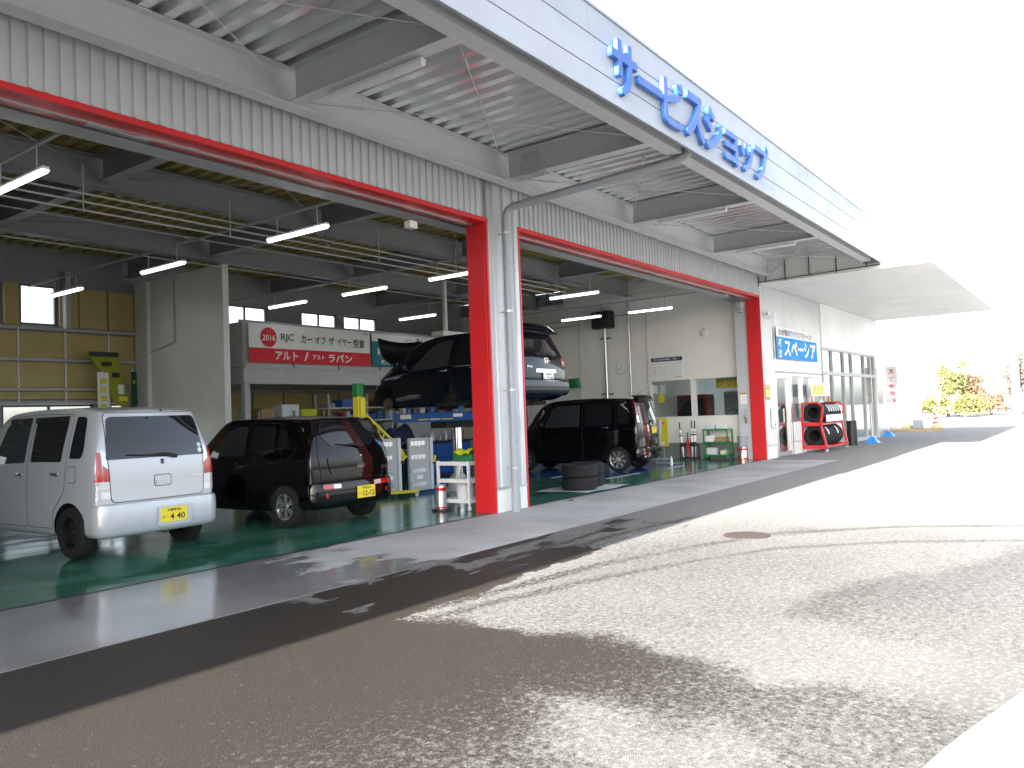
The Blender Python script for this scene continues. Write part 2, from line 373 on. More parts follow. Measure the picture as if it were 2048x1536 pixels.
def wet_slab_mat(name, base, dark, rough_dry, rough_wet, edge, flecks):
    # slab whose left part is wet; position driven stain with noise
    m = bpy.data.materials.new(name); m.use_nodes = True; nt = m.node_tree; L = nt.links; N = nt.nodes; b = N['Principled BSDF']
    tc = N.new('ShaderNodeTexCoord'); sx = N.new('ShaderNodeSeparateXYZ'); L.new(tc.outputs['Object'], sx.inputs[0])
    mp = N.new('ShaderNodeMapping'); mp.inputs['Scale'].default_value = (.7, 1.6, 1); L.new(tc.outputs['Object'], mp.inputs[0])
    n = N.new('ShaderNodeTexNoise'); n.inputs['Scale'].default_value = 1.1; n.inputs['Detail'].default_value = 7; n.inputs['Roughness'].default_value = .62; L.new(mp.outputs[0], n.inputs['Vector'])
    n2_ = N.new('ShaderNodeTexNoise'); n2_.inputs['Scale'].default_value = 45; n2_.inputs['Detail'].default_value = 4; L.new(tc.outputs['Object'], n2_.inputs['Vector'])
    r0 = N.new('ShaderNodeMapRange'); L.new(sx.outputs[0], r0.inputs[0])
    for i, q in enumerate(edge): r0.inputs[i+1].default_value = q
    ad = N.new('ShaderNodeMath'); ad.operation = 'ADD'; L.new(r0.outputs[0], ad.inputs[0]); L.new(n.outputs[0], ad.inputs[1])
    r1 = N.new('ShaderNodeMapRange'); r1.interpolation_type = 'SMOOTHSTEP'; L.new(ad.outputs[0], r1.inputs[0]); r1.inputs[1].default_value = .92; r1.inputs[2].default_value = 1.02
    mx = N.new('ShaderNodeMix'); mx.data_type = 'RGBA'; L.new(r1.outputs[0], mx.inputs[0]); mx.inputs['A'].default_value = (*base, 1); mx.inputs['B'].default_value = (*dark, 1)
    fl = N.new('ShaderNodeMapRange'); L.new(n2_.outputs[0], fl.inputs[0]); fl.inputs[1].default_value = .3; fl.inputs[2].default_value = .7; fl.inputs[3].default_value = 1-flecks; fl.inputs[4].default_value = 1+flecks*.5
    st = N.new('ShaderNodeTexNoise'); st.inputs['Scale'].default_value = .9; st.inputs['Detail'].default_value = 6; L.new(tc.outputs['Object'], st.inputs['Vector'])
    sr = N.new('ShaderNodeMapRange'); L.new(st.outputs[0], sr.inputs[0]); sr.inputs[1].default_value = .35; sr.inputs[2].default_value = .65; sr.inputs[3].default_value = .80; sr.inputs[4].default_value = 1.1
    ml = N.new('ShaderNodeMath'); ml.operation = 'MULTIPLY'; L.new(fl.outputs[0], ml.inputs[0]); L.new(sr.outputs[0], ml.inputs[1])
    mm = N.new('ShaderNodeMix'); mm.data_type = 'RGBA'; mm.blend_type = 'MULTIPLY'; mm.inputs[0].default_value = 1; L.new(mx.outputs['Result'], mm.inputs['A']); L.new(ml.outputs[0], mm.inputs['B'])
    L.new(mm.outputs['Result'], b.inputs['Base Color'])
    rr = N.new('ShaderNodeMapRange'); L.new(r1.outputs[0], rr.inputs[0]); rr.inputs[3].default_value = rough_dry; rr.inputs[4].default_value = rough_wet; L.new(rr.outputs[0], b.inputs['Roughness'])
    bp = N.new('ShaderNodeBump'); bp.inputs['Strength'].default_value = .06; bp.inputs['Distance'].default_value = .01; L.new(n2_.outputs[0], bp.inputs['Height']); L.new(bp.outputs[0], b.inputs['Normal'])
    MATS[name] = m
wet_slab_mat('apron', (.40, .40, .40), (.20, .20, .195), .75, .10, (-2.6, -5.2, .30, .75), .12)
wet_slab_mat('greenfloor', (.055, .20, .145), (.035, .135, .085), .17, .07, (-1.0, -6.0, .40, .50), .14)

mat('gutterdark', (.035, .035, .038), .5)
# apron slabs with open joints (each slab its own piece), floor
ap = box('apron_slab_bed', (-26, -1.79, -.2), (11.42, .02, -.006), 'concrete_far'); ap['kind'] = 'structure'; ap.name = 'apron'
x = -26.0
while x < 11.3:
    x1 = min(x+4.68, 11.42); box('slab', (x+.004, -1.79, -.1), (x1-.004, -.005, 0.0), 'apron', ap); x = x1
# metal edge angle along the apron
box('edge_strip', (-26, -1.80, -.1), (-1.2, -1.7905, -.007), 'beamdark', ap)
box('edge_strip', (-1.19, -1.800, -.1), (11.42, -1.793, .002), 'alu', ap)
fl = box('floor', (-26, .0, -.2), (11.9, 10.2, -.002), 'greenfloor'); fl['kind'] = 'structure'
box('threshold', (-10.6, -.004, -.1), (11.42, .06, .0015), 'gutterdark', fl)
# blue painted inspection bay and its white lines
box('floor_paint', (5.6, 1.35, -.001), (9.6, 6.2, .0015), mat('bluefloor', (.012, .06, .22), .2, 0, .15, 3) and 'bluefloor', fl)
mat('whitefloor', (.6, .62, .62), .35, 0, .2, 8)
for nm, a_, b_ in (('floor_line', (5.5, 1.27, 0), (7.0, 1.33, .003)), ('floor_line', (8.3, 1.22, 0), (9.2, 1.32, .003)), ('floor_line', (10.0, 1.75, 0), (10.2, 2.4, .003)), ('floor_line', (5.5, 2.6, 0), (6.6, 2.68, .003))):
    box(nm, a_, b_, 'whitefloor', fl)

# ------------------------------------------------------------------ service garage
G = thing('service_garage', 'long grey corrugated steel service garage with two open bays framed in red', 'garage', (-7, 5, 0))
XB = [-19.0, -15.2, -11.4, -7.5, -3.65, .12, 3.9, 7.65]
S = 'siding'
# front siding
corr('front_siding', (-26, -.012, .34), (1, 0, 0), 15.4, (0, 0, 4.78), (0, -1, 0), .129, .026, S, G, flat=.74, slope=.05)
corr('front_siding', (-10.6, -.012, 4.275), (1, 0, 0), 10.55, (0, 0, .85), (0, -1, 0), .129, .026, S, G, flat=.74, slope=.05)
corr('front_siding', (.055, -.012, .36), (1, 0, 0), .73, (0, 0, 4.76), (0, -1, 0), .257, .034, S, G)
corr('front_siding', (.79, -.012, 4.275), (1, 0, 0), 10.72, (0, 0, .85), (0, -1, 0), .129, .026, S, G, flat=.74, slope=.05)
box('wall_core', (-26, .002, 0), (-10.66, .3, 5.2), 'steelgrey', G)
box('wall_core', (-10.655, .002, 4.28), (11.45, .06, 5.2), 'steelgrey', G)
box('wall_core', (.06, .002, 0), (.77, .3, 4.275), 'steelgrey', G)
box('column_base', (.045, -.045, 0), (.79, .0, .33), 'whitewall', G, bev=.003)
MB().box((.045, -.058, .33), (.79, -.002, .36)).build('base_flashing', 'galv', G)
box('corner_trim', (.036, -.05, .36), (.062, -.005, 5.1), 'alu', G)
# red frames
for (xa, xb) in ((-10.6, 0.0), (.828, 11.467)):
    mb = MB().box((xa, -.005, 4.203), (xb, .317, 4.262)); mb.build('lintel', 'redpaint', G, bev=.003)
    box('lintel_flange', (xa-.045, -.055, 4.20), (xb+.045, -.0055, 4.262), 'redpaint', G, bev=.003)
    box('jamb', (xb, -.003, 0), (xb+.05, .317, 4.2025), 'redpaint', G, bev=.003)
    box('jamb', (xa-.05, -.003, 0), (xa, .317, 4.2025), 'redpaint', G, bev=.003)
    box('jamb_flange', (xb+.0005, -.055, .001), (xb+.04, -.0035, 4.199), 'redpaint', G, bev=.003)
    box('jamb_flange', (xa-.04, -.055, .001), (xa-.0005, -.0035, 4.199), 'redpaint', G, bev=.003)
    for yy in (.165, .195): box('door_track', (xa+.02, yy, 4.185), (xb-.02, yy+.012, 4.202), 'alu', G)
    box('lock_bracket', ((xa+xb)/2-.25, .15, 4.17), ((xa+xb)/2+.25, .225, 4.186), 'galv', G, bev=.004)
box('lock_bracket', (-5.3, .15, 4.165), (-4.95, .225, 4.186), 'galv', G, bev=.004)
# front beam under the canopy and header beam inside
mb = MB(); ibeam(mb, (-26, -.30, 4.95), (11.5, -.30, 4.95), .40, .20); mb.build('front_beam', 'canopysteel', G)
mb = MB(); ibeam(mb, (-26, .72, 4.50), (11.7, .72, 4.50), .46, .26); mb.build('header_beam', 'steelgrey', G)
box('header_panel', (-10.6, .33, 4.33), (11.45, .345, 5.2), 'steelgrey', G)
for xx in XB:
    mb = MB(); ibeam(mb, (xx, -.42, 4.95), (xx, -2.62, 4.95), .38, .17); mb.build('canopy_beam', 'canopysteel', G)
# bolted splice on the middle canopy beam
mb = MB()
mb.box((.02, -1.05, 4.742), (.22, -.52, 4.755)); mb.box((.105, -.95, 4.80), (.113, -.62, 5.08))
for i in range(5):
    for j in (0, 1): mb.lathe([(.016, 0), (.016, -.014)], 6, (.06+.12*j, -.98+.1*i, 4.742))
for i in range(3):
    for j in (0, 1): mb.lathe([(.014, 0), (.014, -.014)], 6, (.105, -.87+.16*j, 4.86+.08*i), 'X')
mb.build('splice_plate', 'galv', G)
# canopy deck, edge channel, fascia
corr('canopy_deck', (-26, -2.93, 5.155), (1, 0, 0), 37.5, (0, 3.2, 0), (0, 0, 1), .24, .075, 'deckmetal', G, flat=.42, slope=.10)
box('roof', (-26, -2.95, 5.26), (11.49, 10.35, 5.58), 'steelgrey', G)
mb = MB().box((-26, -2.80, 4.765), (11.47, -2.60, 4.78)).box((-26, -2.80, 4.7801), (11.47, -2.785, 5.15)).box((-26, -2.615, 4.7801), (11.47, -2.60, 4.84)); mb.build('edge_channel', 'canopysteel', G)
box('gutter', (-26, -2.965, 4.86), (11.47, -2.815, 5.14), mat('gutterdark', (.035, .035, .038), .5) and 'gutterdark', G)  # near-black colour paints in the shadow gap behind the fascia
zr = ((4.70, 4.955), (4.963, 5.30), (5.308, 5.615))
xs_ = [-26, -22, -18, -14, -10, -6, -2, 2, 6, 9.0, 11.487]
for z0, z1 in zr:
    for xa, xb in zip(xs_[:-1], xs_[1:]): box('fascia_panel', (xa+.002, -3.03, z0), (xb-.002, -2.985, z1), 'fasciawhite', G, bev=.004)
box('fascia_backing', (-26, -2.984, 4.72), (11.48, -2.967, 5.60), 'steelgrey', G)
box('coping', (-26, -3.045, 5.615), (11.49, -2.9, 5.65), 'fasciawhite', G, bev=.004)
box('end_plate', (11.488, -3.02, 4.71), (11.50, -2.62, 5.64), 'fasciawhite', G)
# diagonal rods under the canopy
for xa, xb in zip(XB[:-1], XB[1:]):
    for p, q in (((xa+.1, -.42, 4.80), (xb-.1, -2.55, 4.86)), ((xa+.1, -2.55, 4.84), (xb-.1, -.45, 4.82))):
        p, q = Vector(p), Vector(q)
        mb = MB().tube([p, q], .007, 6); d = (q-p); mb.tube([p+d*.10, p+d*.16], .016, 6); mb.build('brace_rod', 'steelgrey', G)
for p, q in (((7.75, -.42, 4.80), (11.4, -2.55, 4.86)), ((7.75, -2.55, 4.84), (11.4, -.45, 4.82))): MB().tube([p, q], .007, 6).build('brace_rod', 'steelgrey', G)
# black steel end frame
mb = MB()
mb.bar((11.47, -.06, 4.60), (11.47, -3.0, 4.66), .02); 
for yy, za, zb in ((-.75, 4.56, 5.1), (-1.35, 4.62, 5.1), (-2.0, 4.6, 5.0), (-.06, 4.5, 4.75), (-.25, 4.6, 4.74), (-2.7, 4.64, 4.76)): mb.bar((11.47, yy, za), (11.47, yy, zb), .02)
mb.build('end_frame', 'black', G)
# downpipe
mb = MB(); mb.tube([(.30, -.19, 0), (.30, -.19, 4.25), (.302, -.20, 4.33), (.31, -.24, 4.40), (.325, -.32, 4.44), (.78, -2.70, 4.70), (.80, -2.80, 4.73), (.80, -2.86, 4.79), (.80, -2.88, 4.88)], .060, 14)
mb.tube([(.30, -.19, .42), (.30, -.19, .50)], .066, 14); mb.tube([(.30, -.19, 0), (.30, -.19, .28)], .067, 14)
dp = mb.build('downpipe', 'pvcgrey', G, sm=R(50))
for zz in (.62, 1.75, 2.9, 4.05):
    MB().tube([(.30, -.19, zz), (.30, -.19, zz+.025)], .068, 14).box((.29, -.13, zz), (.31, -.03, zz+.02)).build('clamp', 'galv', dp)
MB().tube([(.52, -1.35, 4.50), (.52, -1.37, 4.76)], .008, 6).build('hanger', 'galv', dp)
# interior ceiling, beams
corr('ceiling_deck', (-26, .35, 5.17), (1, 0, 0), 37.8, (0, 9.85, 0), (0, 0, 1), .24, .075, 'deckyellow', G, flat=.42, slope=.10)
for yy in (3.75, 7.1):
    mb = MB(); ibeam(mb, (-26, yy, 4.90), (11.8, yy, 4.90), .42, .22); mb.build('ceiling_beam', 'beamdark', G)
for xx in XB+[11.6]:
    mb = MB(); ibeam(mb, (xx, .86, 4.92), (xx, 3.63, 4.92), .36, .18); ibeam(mb, (xx, 3.87, 4.92), (xx, 6.98, 4.92), .36, .18); ibeam(mb, (xx, 7.22, 4.92), (xx, 10.1, 4.92), .36, .18); mb.build('ceiling_joist', 'beamdark', G)
for xa, xb in zip(XB[2:], XB[3:]+[11.5]):
    for (ya, yb) in ((.9, 3.6), (3.9, 6.9)):
        MB().tube([(xa+.1, ya, 4.78), (xb-.1, yb, 4.82)], .008, 5).build('brace_rod', 'beamdark', G)
        MB().tube([(xa+.1, yb, 4.82), (xb-.1, ya, 4.78)], .008, 5).build('brace_rod', 'beamdark', G)
for k, (yy, zz) in enumerate(((3.0, 4.36), (3.05, 4.27), (3.12, 4.18))): MB().tube([(-15, yy, zz), (7.0, yy, zz)], .014, 6).build('conduit', 'steelgrey', G)
for xx in (-6.4, -4.2, -2.1, .9, 3.0): MB().bar((xx, 3.06, 4.14), (xx, 3.06, 4.75), .015).build('conduit_hanger', 'steelgrey', G)
MB().tube([(-15, 6.4, 4.45), (8.0, 6.2, 4.40)], .012, 6).build('conduit', 'steelgrey', G)
MB().tube([(-15, 5.0, 4.55), (8.0, 4.8, 4.5)], .010, 6).build('conduit', 'steelgrey', G)
# back wall
Y = 10.2
box('back_wall', (-26, Y+.02, 0), (11.9, Y+.15, .98), 'beamdark', G)
box('back_wall', (-26, Y+.02, 4.42), (11.9, Y+.15, 5.25), 'beamdark', G)
ups = [(-4.35, -3.35), (-3.1, -2.36), (-2.05, -1.33), (2.55, 3.85), (4.95, 6.2), (6.45, 7.75)]
lows = [(-6.2, -4.4), (-4.3, -2.5), (-2.4, -.62), (-.55, .05)]
def fill(z0, z1, holes):
    xa = -26
    for h0, h1 in sorted(holes)+[(11.9, 12)]:
        if h0 > xa: box('back_wall', (xa, Y+.02, z0), (min(h0, 11.9), Y+.15, z1), 'beamdark', G)
        xa = h1
fill(.981, 1.97, lows); fill(1.971, 3.57, []); fill(3.571, 4.419, ups)
def window(x0, x1, z0, z1, y, parent, t=.045, split=1, m='darkalu', hbar=None):
    mb = MB(); 
    mb.box((x0, y-.03, z0), (x1, y+.04, z0+t)); mb.box((x0, y-.03, z1-t), (x1, y+.04, z1)); mb.box((x0, y-.03, z0+t), (x0+t, y+.04, z1-t)); mb.box((x1-t, y-.03, z0+t), (x1, y+.04, z1-t))
    for i in range(split): xm = x0+(x1-x0)*(i+1)/(split+1); mb.box((xm-t/2, y-.025, z0+t), (xm+t/2, y+.035, z1-t))
    if hbar: mb.box((x0+t, y-.02, hbar-.015), (x1-t, y+.03, hbar+.015))
    w_ = mb.build('window', m, parent)
    for i in range(split+1):
        a0 = x0+t+(x1-x0-t)*i/(split+1)+.001; a1 = x0+(x1-x0-t)*(i+1)/(split+1)-.001
        box('pane', (a0, y, z0+t+.001), (a1, y+.014, z1-t-.001), 'pane', w_)
    return w_
for h0, h1 in ups: window(h0, h1, 3.58, 4.41, Y+.06, G, split=0 if h1 < 0 else 1, hbar=None)
for h0, h1 in lows: window(h0, h1, .985, 1.965, Y+.06, G, split=1)
# yellow insulation panels, girts
xs_p = [-6.6, -5.7, -4.8, -3.9, -3.0, -2.1, -1.2, -.3, .28]
for z0, z1 in ((2.06, 2.24), (2.30, 2.84), (2.90, 3.45)):
    for xa, xb in zip(xs_p[:-1], xs_p[1:]): box('insulation_panel', (xa+.02, Y-.03, z0+.01), (xb-.02, Y+.015, z1-.01), 'insul', G, bev=.008)
for xa, xb in ((-.9, -.32), (-.28, .27), (-1.3, -.92), (-2.34, -2.07), (-3.33, -3.12), (-5.3, -4.38)):
    box('insulation_panel', (xa, Y-.03, 3.56), (xb, Y+.015, 4.4), 'insul', G, bev=.008)
for xx in xs_p[1:-1]: box('batten', (xx-.018, Y-.038, 2.0), (xx+.018, Y-.031, 3.5), 'whitewall', G)
for zz in (2.0, 2.27, 2.87, 3.5): MB().box((-12, Y-.12, zz-.03), (.29, Y-.042, zz-.02)).box((-12, Y-.12, zz-.02), (.29, Y-.112, zz+.03)).build('girt', 'steelgrey', G)
for xx in (-3.65, -1.2): box('wall_post', (xx-.05, Y-.2, 3.52), (xx+.05, Y-.04, 4.7), 'steelgrey', G)
# panels behind the mezzanine
for xa in np.arange(1.3, 11, .95): box('insulation_panel', (xa, Y-.03, 2.66), (xa+.9, Y+.015, 3.54), 'insul', G, bev=.008)
for xa in np.arange(.5, 11, .95): box('insulation_panel', (xa, Y-.03, .6), (xa+.9, Y+.015, 2.2), 'insul', G, bev=.008)
box('girt', (.45, Y-.12, 1.35), (11.7, Y-.035, 1.41), 'steelgrey', G)
# wing wall
ww = box('wing_wall', (.30, 6.85, 0), (.44, 10.19, 4.62), 'whitewall', G, bev=.006)
MB().bar((.29, 9.6, 4.6), (.29, 9.6, 1.0), .14).build('wall_post', 'whitewall', G)
MB().bar((.28, 8.55, 4.6), (.28, 8.55, 3.2), .03).bar((.28, 8.55, 3.2), (.28, 9.5, 3.05), .03).build('pipe_bracket', 'steelgrey', G)
box('light_switch', (.27, 7.15, 1.25), (.299, 7.22, 1.36), 'white', G, bev=.004)
# left end wall (out of frame) and right inner wall with office openings
box('side_wall', (-26, .31, 0), (-25.85, 10.2, 5.2), 'steelgrey', G)
X = 11.8
W = 'whitewall'
box('side_wall', (X, .34, 0), (X+.15, .75, 5.16), W, G); box('side_wall', (X, 3.31, 0), (X+.15, 10.2, 5.16), W, G)
box('side_wall', (X, .751, 0), (X+.15, 3.309, 1.18), W, G); box('side_wall', (X, .751, 2.20), (X+.15, 3.309, 5.16), W, G)
box('window_mullion', (X-.008, 1.98, 1.181), (X+.14, 2.10, 2.199), 'white', G)
mb = MB().box((X-.02, .74, 1.15), (X-.0005, 3.32, 1.178)).box((X-.02, .74, 2.201), (X-.0005, 3.32, 2.225)).box((X-.02, 3.3, 1.1785), (X-.0005, 3.33, 2.2005)); mb.build('window_trim', 'white', G)
for ya, yb in ((.755, 1.975), (2.105, 3.305)): box('office_pane', (X+.07, ya, 1.185), (X+.076, yb, 2.195), 'pane', G)
mat('dado', (.22, .26, .25), .6, 0, .08)
box('dado_panel', (X-.004, .8, 0), (X-.0005, 9.9, .44), 'dado', G)
box('wall_pier', (11.52, .33, 0), (11.795, .66, 4.3), mat('piergrey', (.50, .53, .57), .5, 0, .05) and 'piergrey', G, bev=.005)
# pipes and fittings on the right wall
for yy, rr, m_ in ((4.7, .045, 'alu'), (3.9, .022, 'alu'), (3.35, .014, 'steelgrey'), (5.6, .014, 'steelgrey'), (6.6, .014, 'steelgrey')):
    MB().tube([(X-.09, yy, .1 if rr > .03 else 1.5), (X-.09, yy, 4.15)], rr, 8).build('wall_pipe', m_, G, sm=R(50))
for zz in (1.9, 3.55): MB().box((X-.10, 4.52, zz), (X-.03, 4.88, zz+.03)).build('pipe_clamp', 'black', G)
box('duct_box', (X-.35, 4.4, 3.85), (X-.02, 5.0, 4.35), 'black', G, bev=.01)
MB().tube([(X-.15, 4.7, 4.36), (X-.15, 4.7, 4.9), (X-.15, 4.2, 4.95)], .05, 8).build('wall_pipe', 'steelgrey', G, sm=R(50))
MB().tube([(X-.08, 3.9, 4.15), (X-.08, 3.9, 4.5), (X-.10, 4.05, 4.75), (X-.10, 4.15, 4.95)], .035, 8).build('wall_pipe', 'steelgrey', G, sm=R(50))
MB().tube([(X-.07, 3.3, 4.2), (X-.07, 9.5, 4.2)], .02, 6).build('wall_pipe', 'steelgrey', G)
MB().tube([(X-.07, 5.5, 4.05), (X-.07, 9.5, 4.0)], .014, 6).build('wall_pipe', 'steelgrey', G)
for yy, zz in ((3.32, 2.55), (3.3, 4.0)): box('switch_box', (X-.05, yy-.04, zz), (X-.001, yy+.04, zz+.1), 'white', G, bev=.004)
# motor hood and camera by the right jamb
MB().box((11.25, .34, 3.98), (11.5, .5, 4.12)).box((11.3, .36, 3.86), (11.42, .46, 3.98)).build('door_motor', 'steelgrey', G, bev=.01)
box('wall_lamp', (10.3, .36, 4.2), (10.42, .44, 4.26), 'white', G, bev=.01)
mb = MB().box((-1.1, .40, 4.02), (-.95, .52, 4.12)).box((-1.101, .42, 4.04), (-.96, .50, 4.10)); mb.build('door_sensor', 'white', G, bev=.008)
# office room behind the windows
OW = 'officewall'
box('office_wall', (11.96, 4.3, 0), (16.9, 4.4, 3.0), OW, G); box('office_ceiling', (11.96, .2, 3.0), (16.9, 4.3, 3.1), OW, G)
box('office_floor', (11.96, .2, -.05), (16.9, 4.3, .01), 'concrete_far', G)

# ------------------------------------------------------------------ showroom
SH = thing('showroom_building', 'white showroom with tall glass front and deep flat canopy at the far end', 'building', (18, 1, 0))
corr('front_siding', (11.52, -.012, .34), (1, 0, 0), 1.02, (0, 0, 4.22), (0, -1, 0), .16, .022, S, SH)
corr('front_siding', (12.54, -.012, 2.32), (1, 0, 0), 4.53, (0, 0, 2.24), (0, -1, 0), .16, .022, S, SH)
corr('front_siding', (13.86, -.012, .34), (1, 0, 0), 3.22, (0, 0, .56), (0, -1, 0), .16, .022, S, SH)
box('wall_core', (11.55, .002, 0), (12.42, .15, 4.56), 'steelgrey', SH); box('wall_core', (12.421, .002, 2.28), (17.07, .15, 4.56), 'steelgrey', SH); box('wall_core', (13.85, .002, 0), (17.07, .15, .915), 'steelgrey', SH)
box('base_panel', (11.52, -.035, -.01), (12.42, -.001, .335), 'whitewall', SH, bev=.003); box('base_panel', (13.86, -.035, -.01), (17.07, -.001, .335), 'whitewall', SH, bev=.003)
box('base_flashing', (11.52, -.05, .336), (12.42, -.036, .35), 'galv', SH); box('base_flashing', (13.86, -.05, .336), (17.07, -.036, .35), 'galv', SH)
box('white_panel', (17.08, -.06, 3.17), (20.99, .12, 4.565), 'white', SH, bev=.003); box('white_panel', (21.0, -.06, 3.17), (24.9, .12, 4.565), 'white', SH, bev=.003)
box('canopy_slab', (11.51, -4.09, 4.57), (25.0, 6.0, 5.55), 'white', SH, bev=.004)
box('rear_wall', (17.0, 5.8, 0), (25, 6.0, 4.56), 'whitewall', SH); box('showroom_floor', (17.0, .1, -.05), (24.95, 5.8, .012), 'white', SH)
box('end_post', (24.25, -.08, 0), (24.55, .2, 3.165), 'alu', SH); box('end_wall', (24.8, 2.5, 0), (24.95, 5.8, 4.56), 'whitewall', SH)
mull = [17.08, 18.25, 19.7, 20.8, 22.6, 23.6, 24.22]
for i, (xa, xb) in enumerate(zip(mull[:-1], mull[1:])):
    for z0, z1 in ((.12, 2.30), (2.42, 3.10)): box('glass_pane', (xa+.03, .0, z0), (xb-.03, .01, z1), 'pane_show', SH)
mb = MB()
for xx in mull: mb.box((xx-.035, -.055, 0), (xx+.035, .07, 3.168))
for xa, xb in zip(mull[:-1], mull[1:]):
    for z0, z1 in ((0, .12), (2.30, 2.42), (3.10, 3.168)): mb.box((xa+.036, -.05, z0), (xb-.036, .065, z1))
mb.build('curtain_wall_frame', 'steelgrey', SH)
# entrance door and office windows in the corrugated wall
mb = MB()
for a_, b_ in (((12.43, -.04, 0), (12.52, .12, 2.27)), ((13.72, -.04, 0), (13.83, .12, 2.27)), ((12.521, -.04, 2.12), (13.719, .12, 2.27)), ((12.521, -.03, 0), (13.719, .1, .12)), ((12.521, -.03, .121), (12.6, .08, 2.119)), ((13.62, -.03, .121), (13.719, .08, 2.119))): mb.box(a_, b_)
ed = mb.build('entrance_door', 'alu', SH); box('pane', (12.602, .02, .122), (13.618, .03, 2.118), 'pane_show', ed); MB().bar((13.55, -.07, .9), (13.55, -.07, 1.3), .03).build('handle', 'steel', ed)
for xa, xb in ((13.88, 14.95), (14.96, 16.0), (16.01, 17.06)):
    mb = MB().box((xa, -.03, .92), (xb, .1, .99)).box((xa, -.03, 2.2), (xb, .1, 2.275)).box((xa, -.03, .991), (xa+.06, .1, 2.199)).box((xb-.06, -.03, .991), (xb, .1, 2.199))
    w_ = mb.build('window', 'alu', SH); box('pane', (xa+.061, .03, .992), (xb-.061, .037, 2.198), 'pane_show', w_)
# ------------------------------------------------------------------ cars
mat('paint_silver', (.50, .52, .55), .25, .15, coat=.5)
mat('paint_black', (.003, .003, .0035), .05, 0, spec=.4)
mat('paint_darkred', (.0035, .0025, .003), .05, 0, spec=.4)
mat('paint_navy', (.004, .006, .013), .06, 0, spec=.4)
mat('paint_white', (.80, .80, .80), .25, 0, coat=.8)
mat('underbody', (.012, .012, .012), .8)
mat('gap', (.004, .004, .004), .8)
mat('bonnetblack', (.003, .003, .0035), .35, spec=.3)
mat('discgrey', (.16, .13, .10), .55, .6, .3, 20)
mat('alloy', (.50, .51, .52), .25, .8)
mat('alloydark', (.05, .05, .055), .4, .5)
mat('steelrim', (.02, .02, .022), .35, .3)

def round_poly(pts, r, n=4):
    out = []; m = len(pts)
    for i in range(m):
        p = Vector(pts[i]); a = Vector(pts[i-1])-p; b = Vector(pts[(i+1) % m])-p
        rr = r[i] if isinstance(r, (list, tuple)) else r
        t = min(rr, a.length*.45, b.length*.45)
        if t < 1e-4: out.append(p); continue
        A = p+a.normalized()*t; B = p+b.normalized()*t
        for k in range(n+1): s = k/n; out.append(A*(1-s)**2+p*2*s*(1-s)+B*s*s)
    return out
def grow(pts, d):
    n = len(pts); area = sum(pts[i][0]*pts[(i+1) % n][1]-pts[(i+1) % n][0]*pts[i][1] for i in range(n)); sg = 1 if area > 0 else -1
    out = []
    for i in range(n):
        p0, p1, p2 = Vector(pts[i-1]), Vector(pts[i]), Vector(pts[(i+1) % n])
        e1 = (p1-p0).normalized(); e2 = (p2-p1).normalized(); n1_ = Vector((e1.y, -e1.x))*sg; n2_ = Vector((e2.y, -e2.x))*sg
        b = (n1_+n2_); b = b/max(b.length_squared, .3)*2 if b.length > 1e-6 else n1_
        out.append(tuple(p1+b*d))
    return out
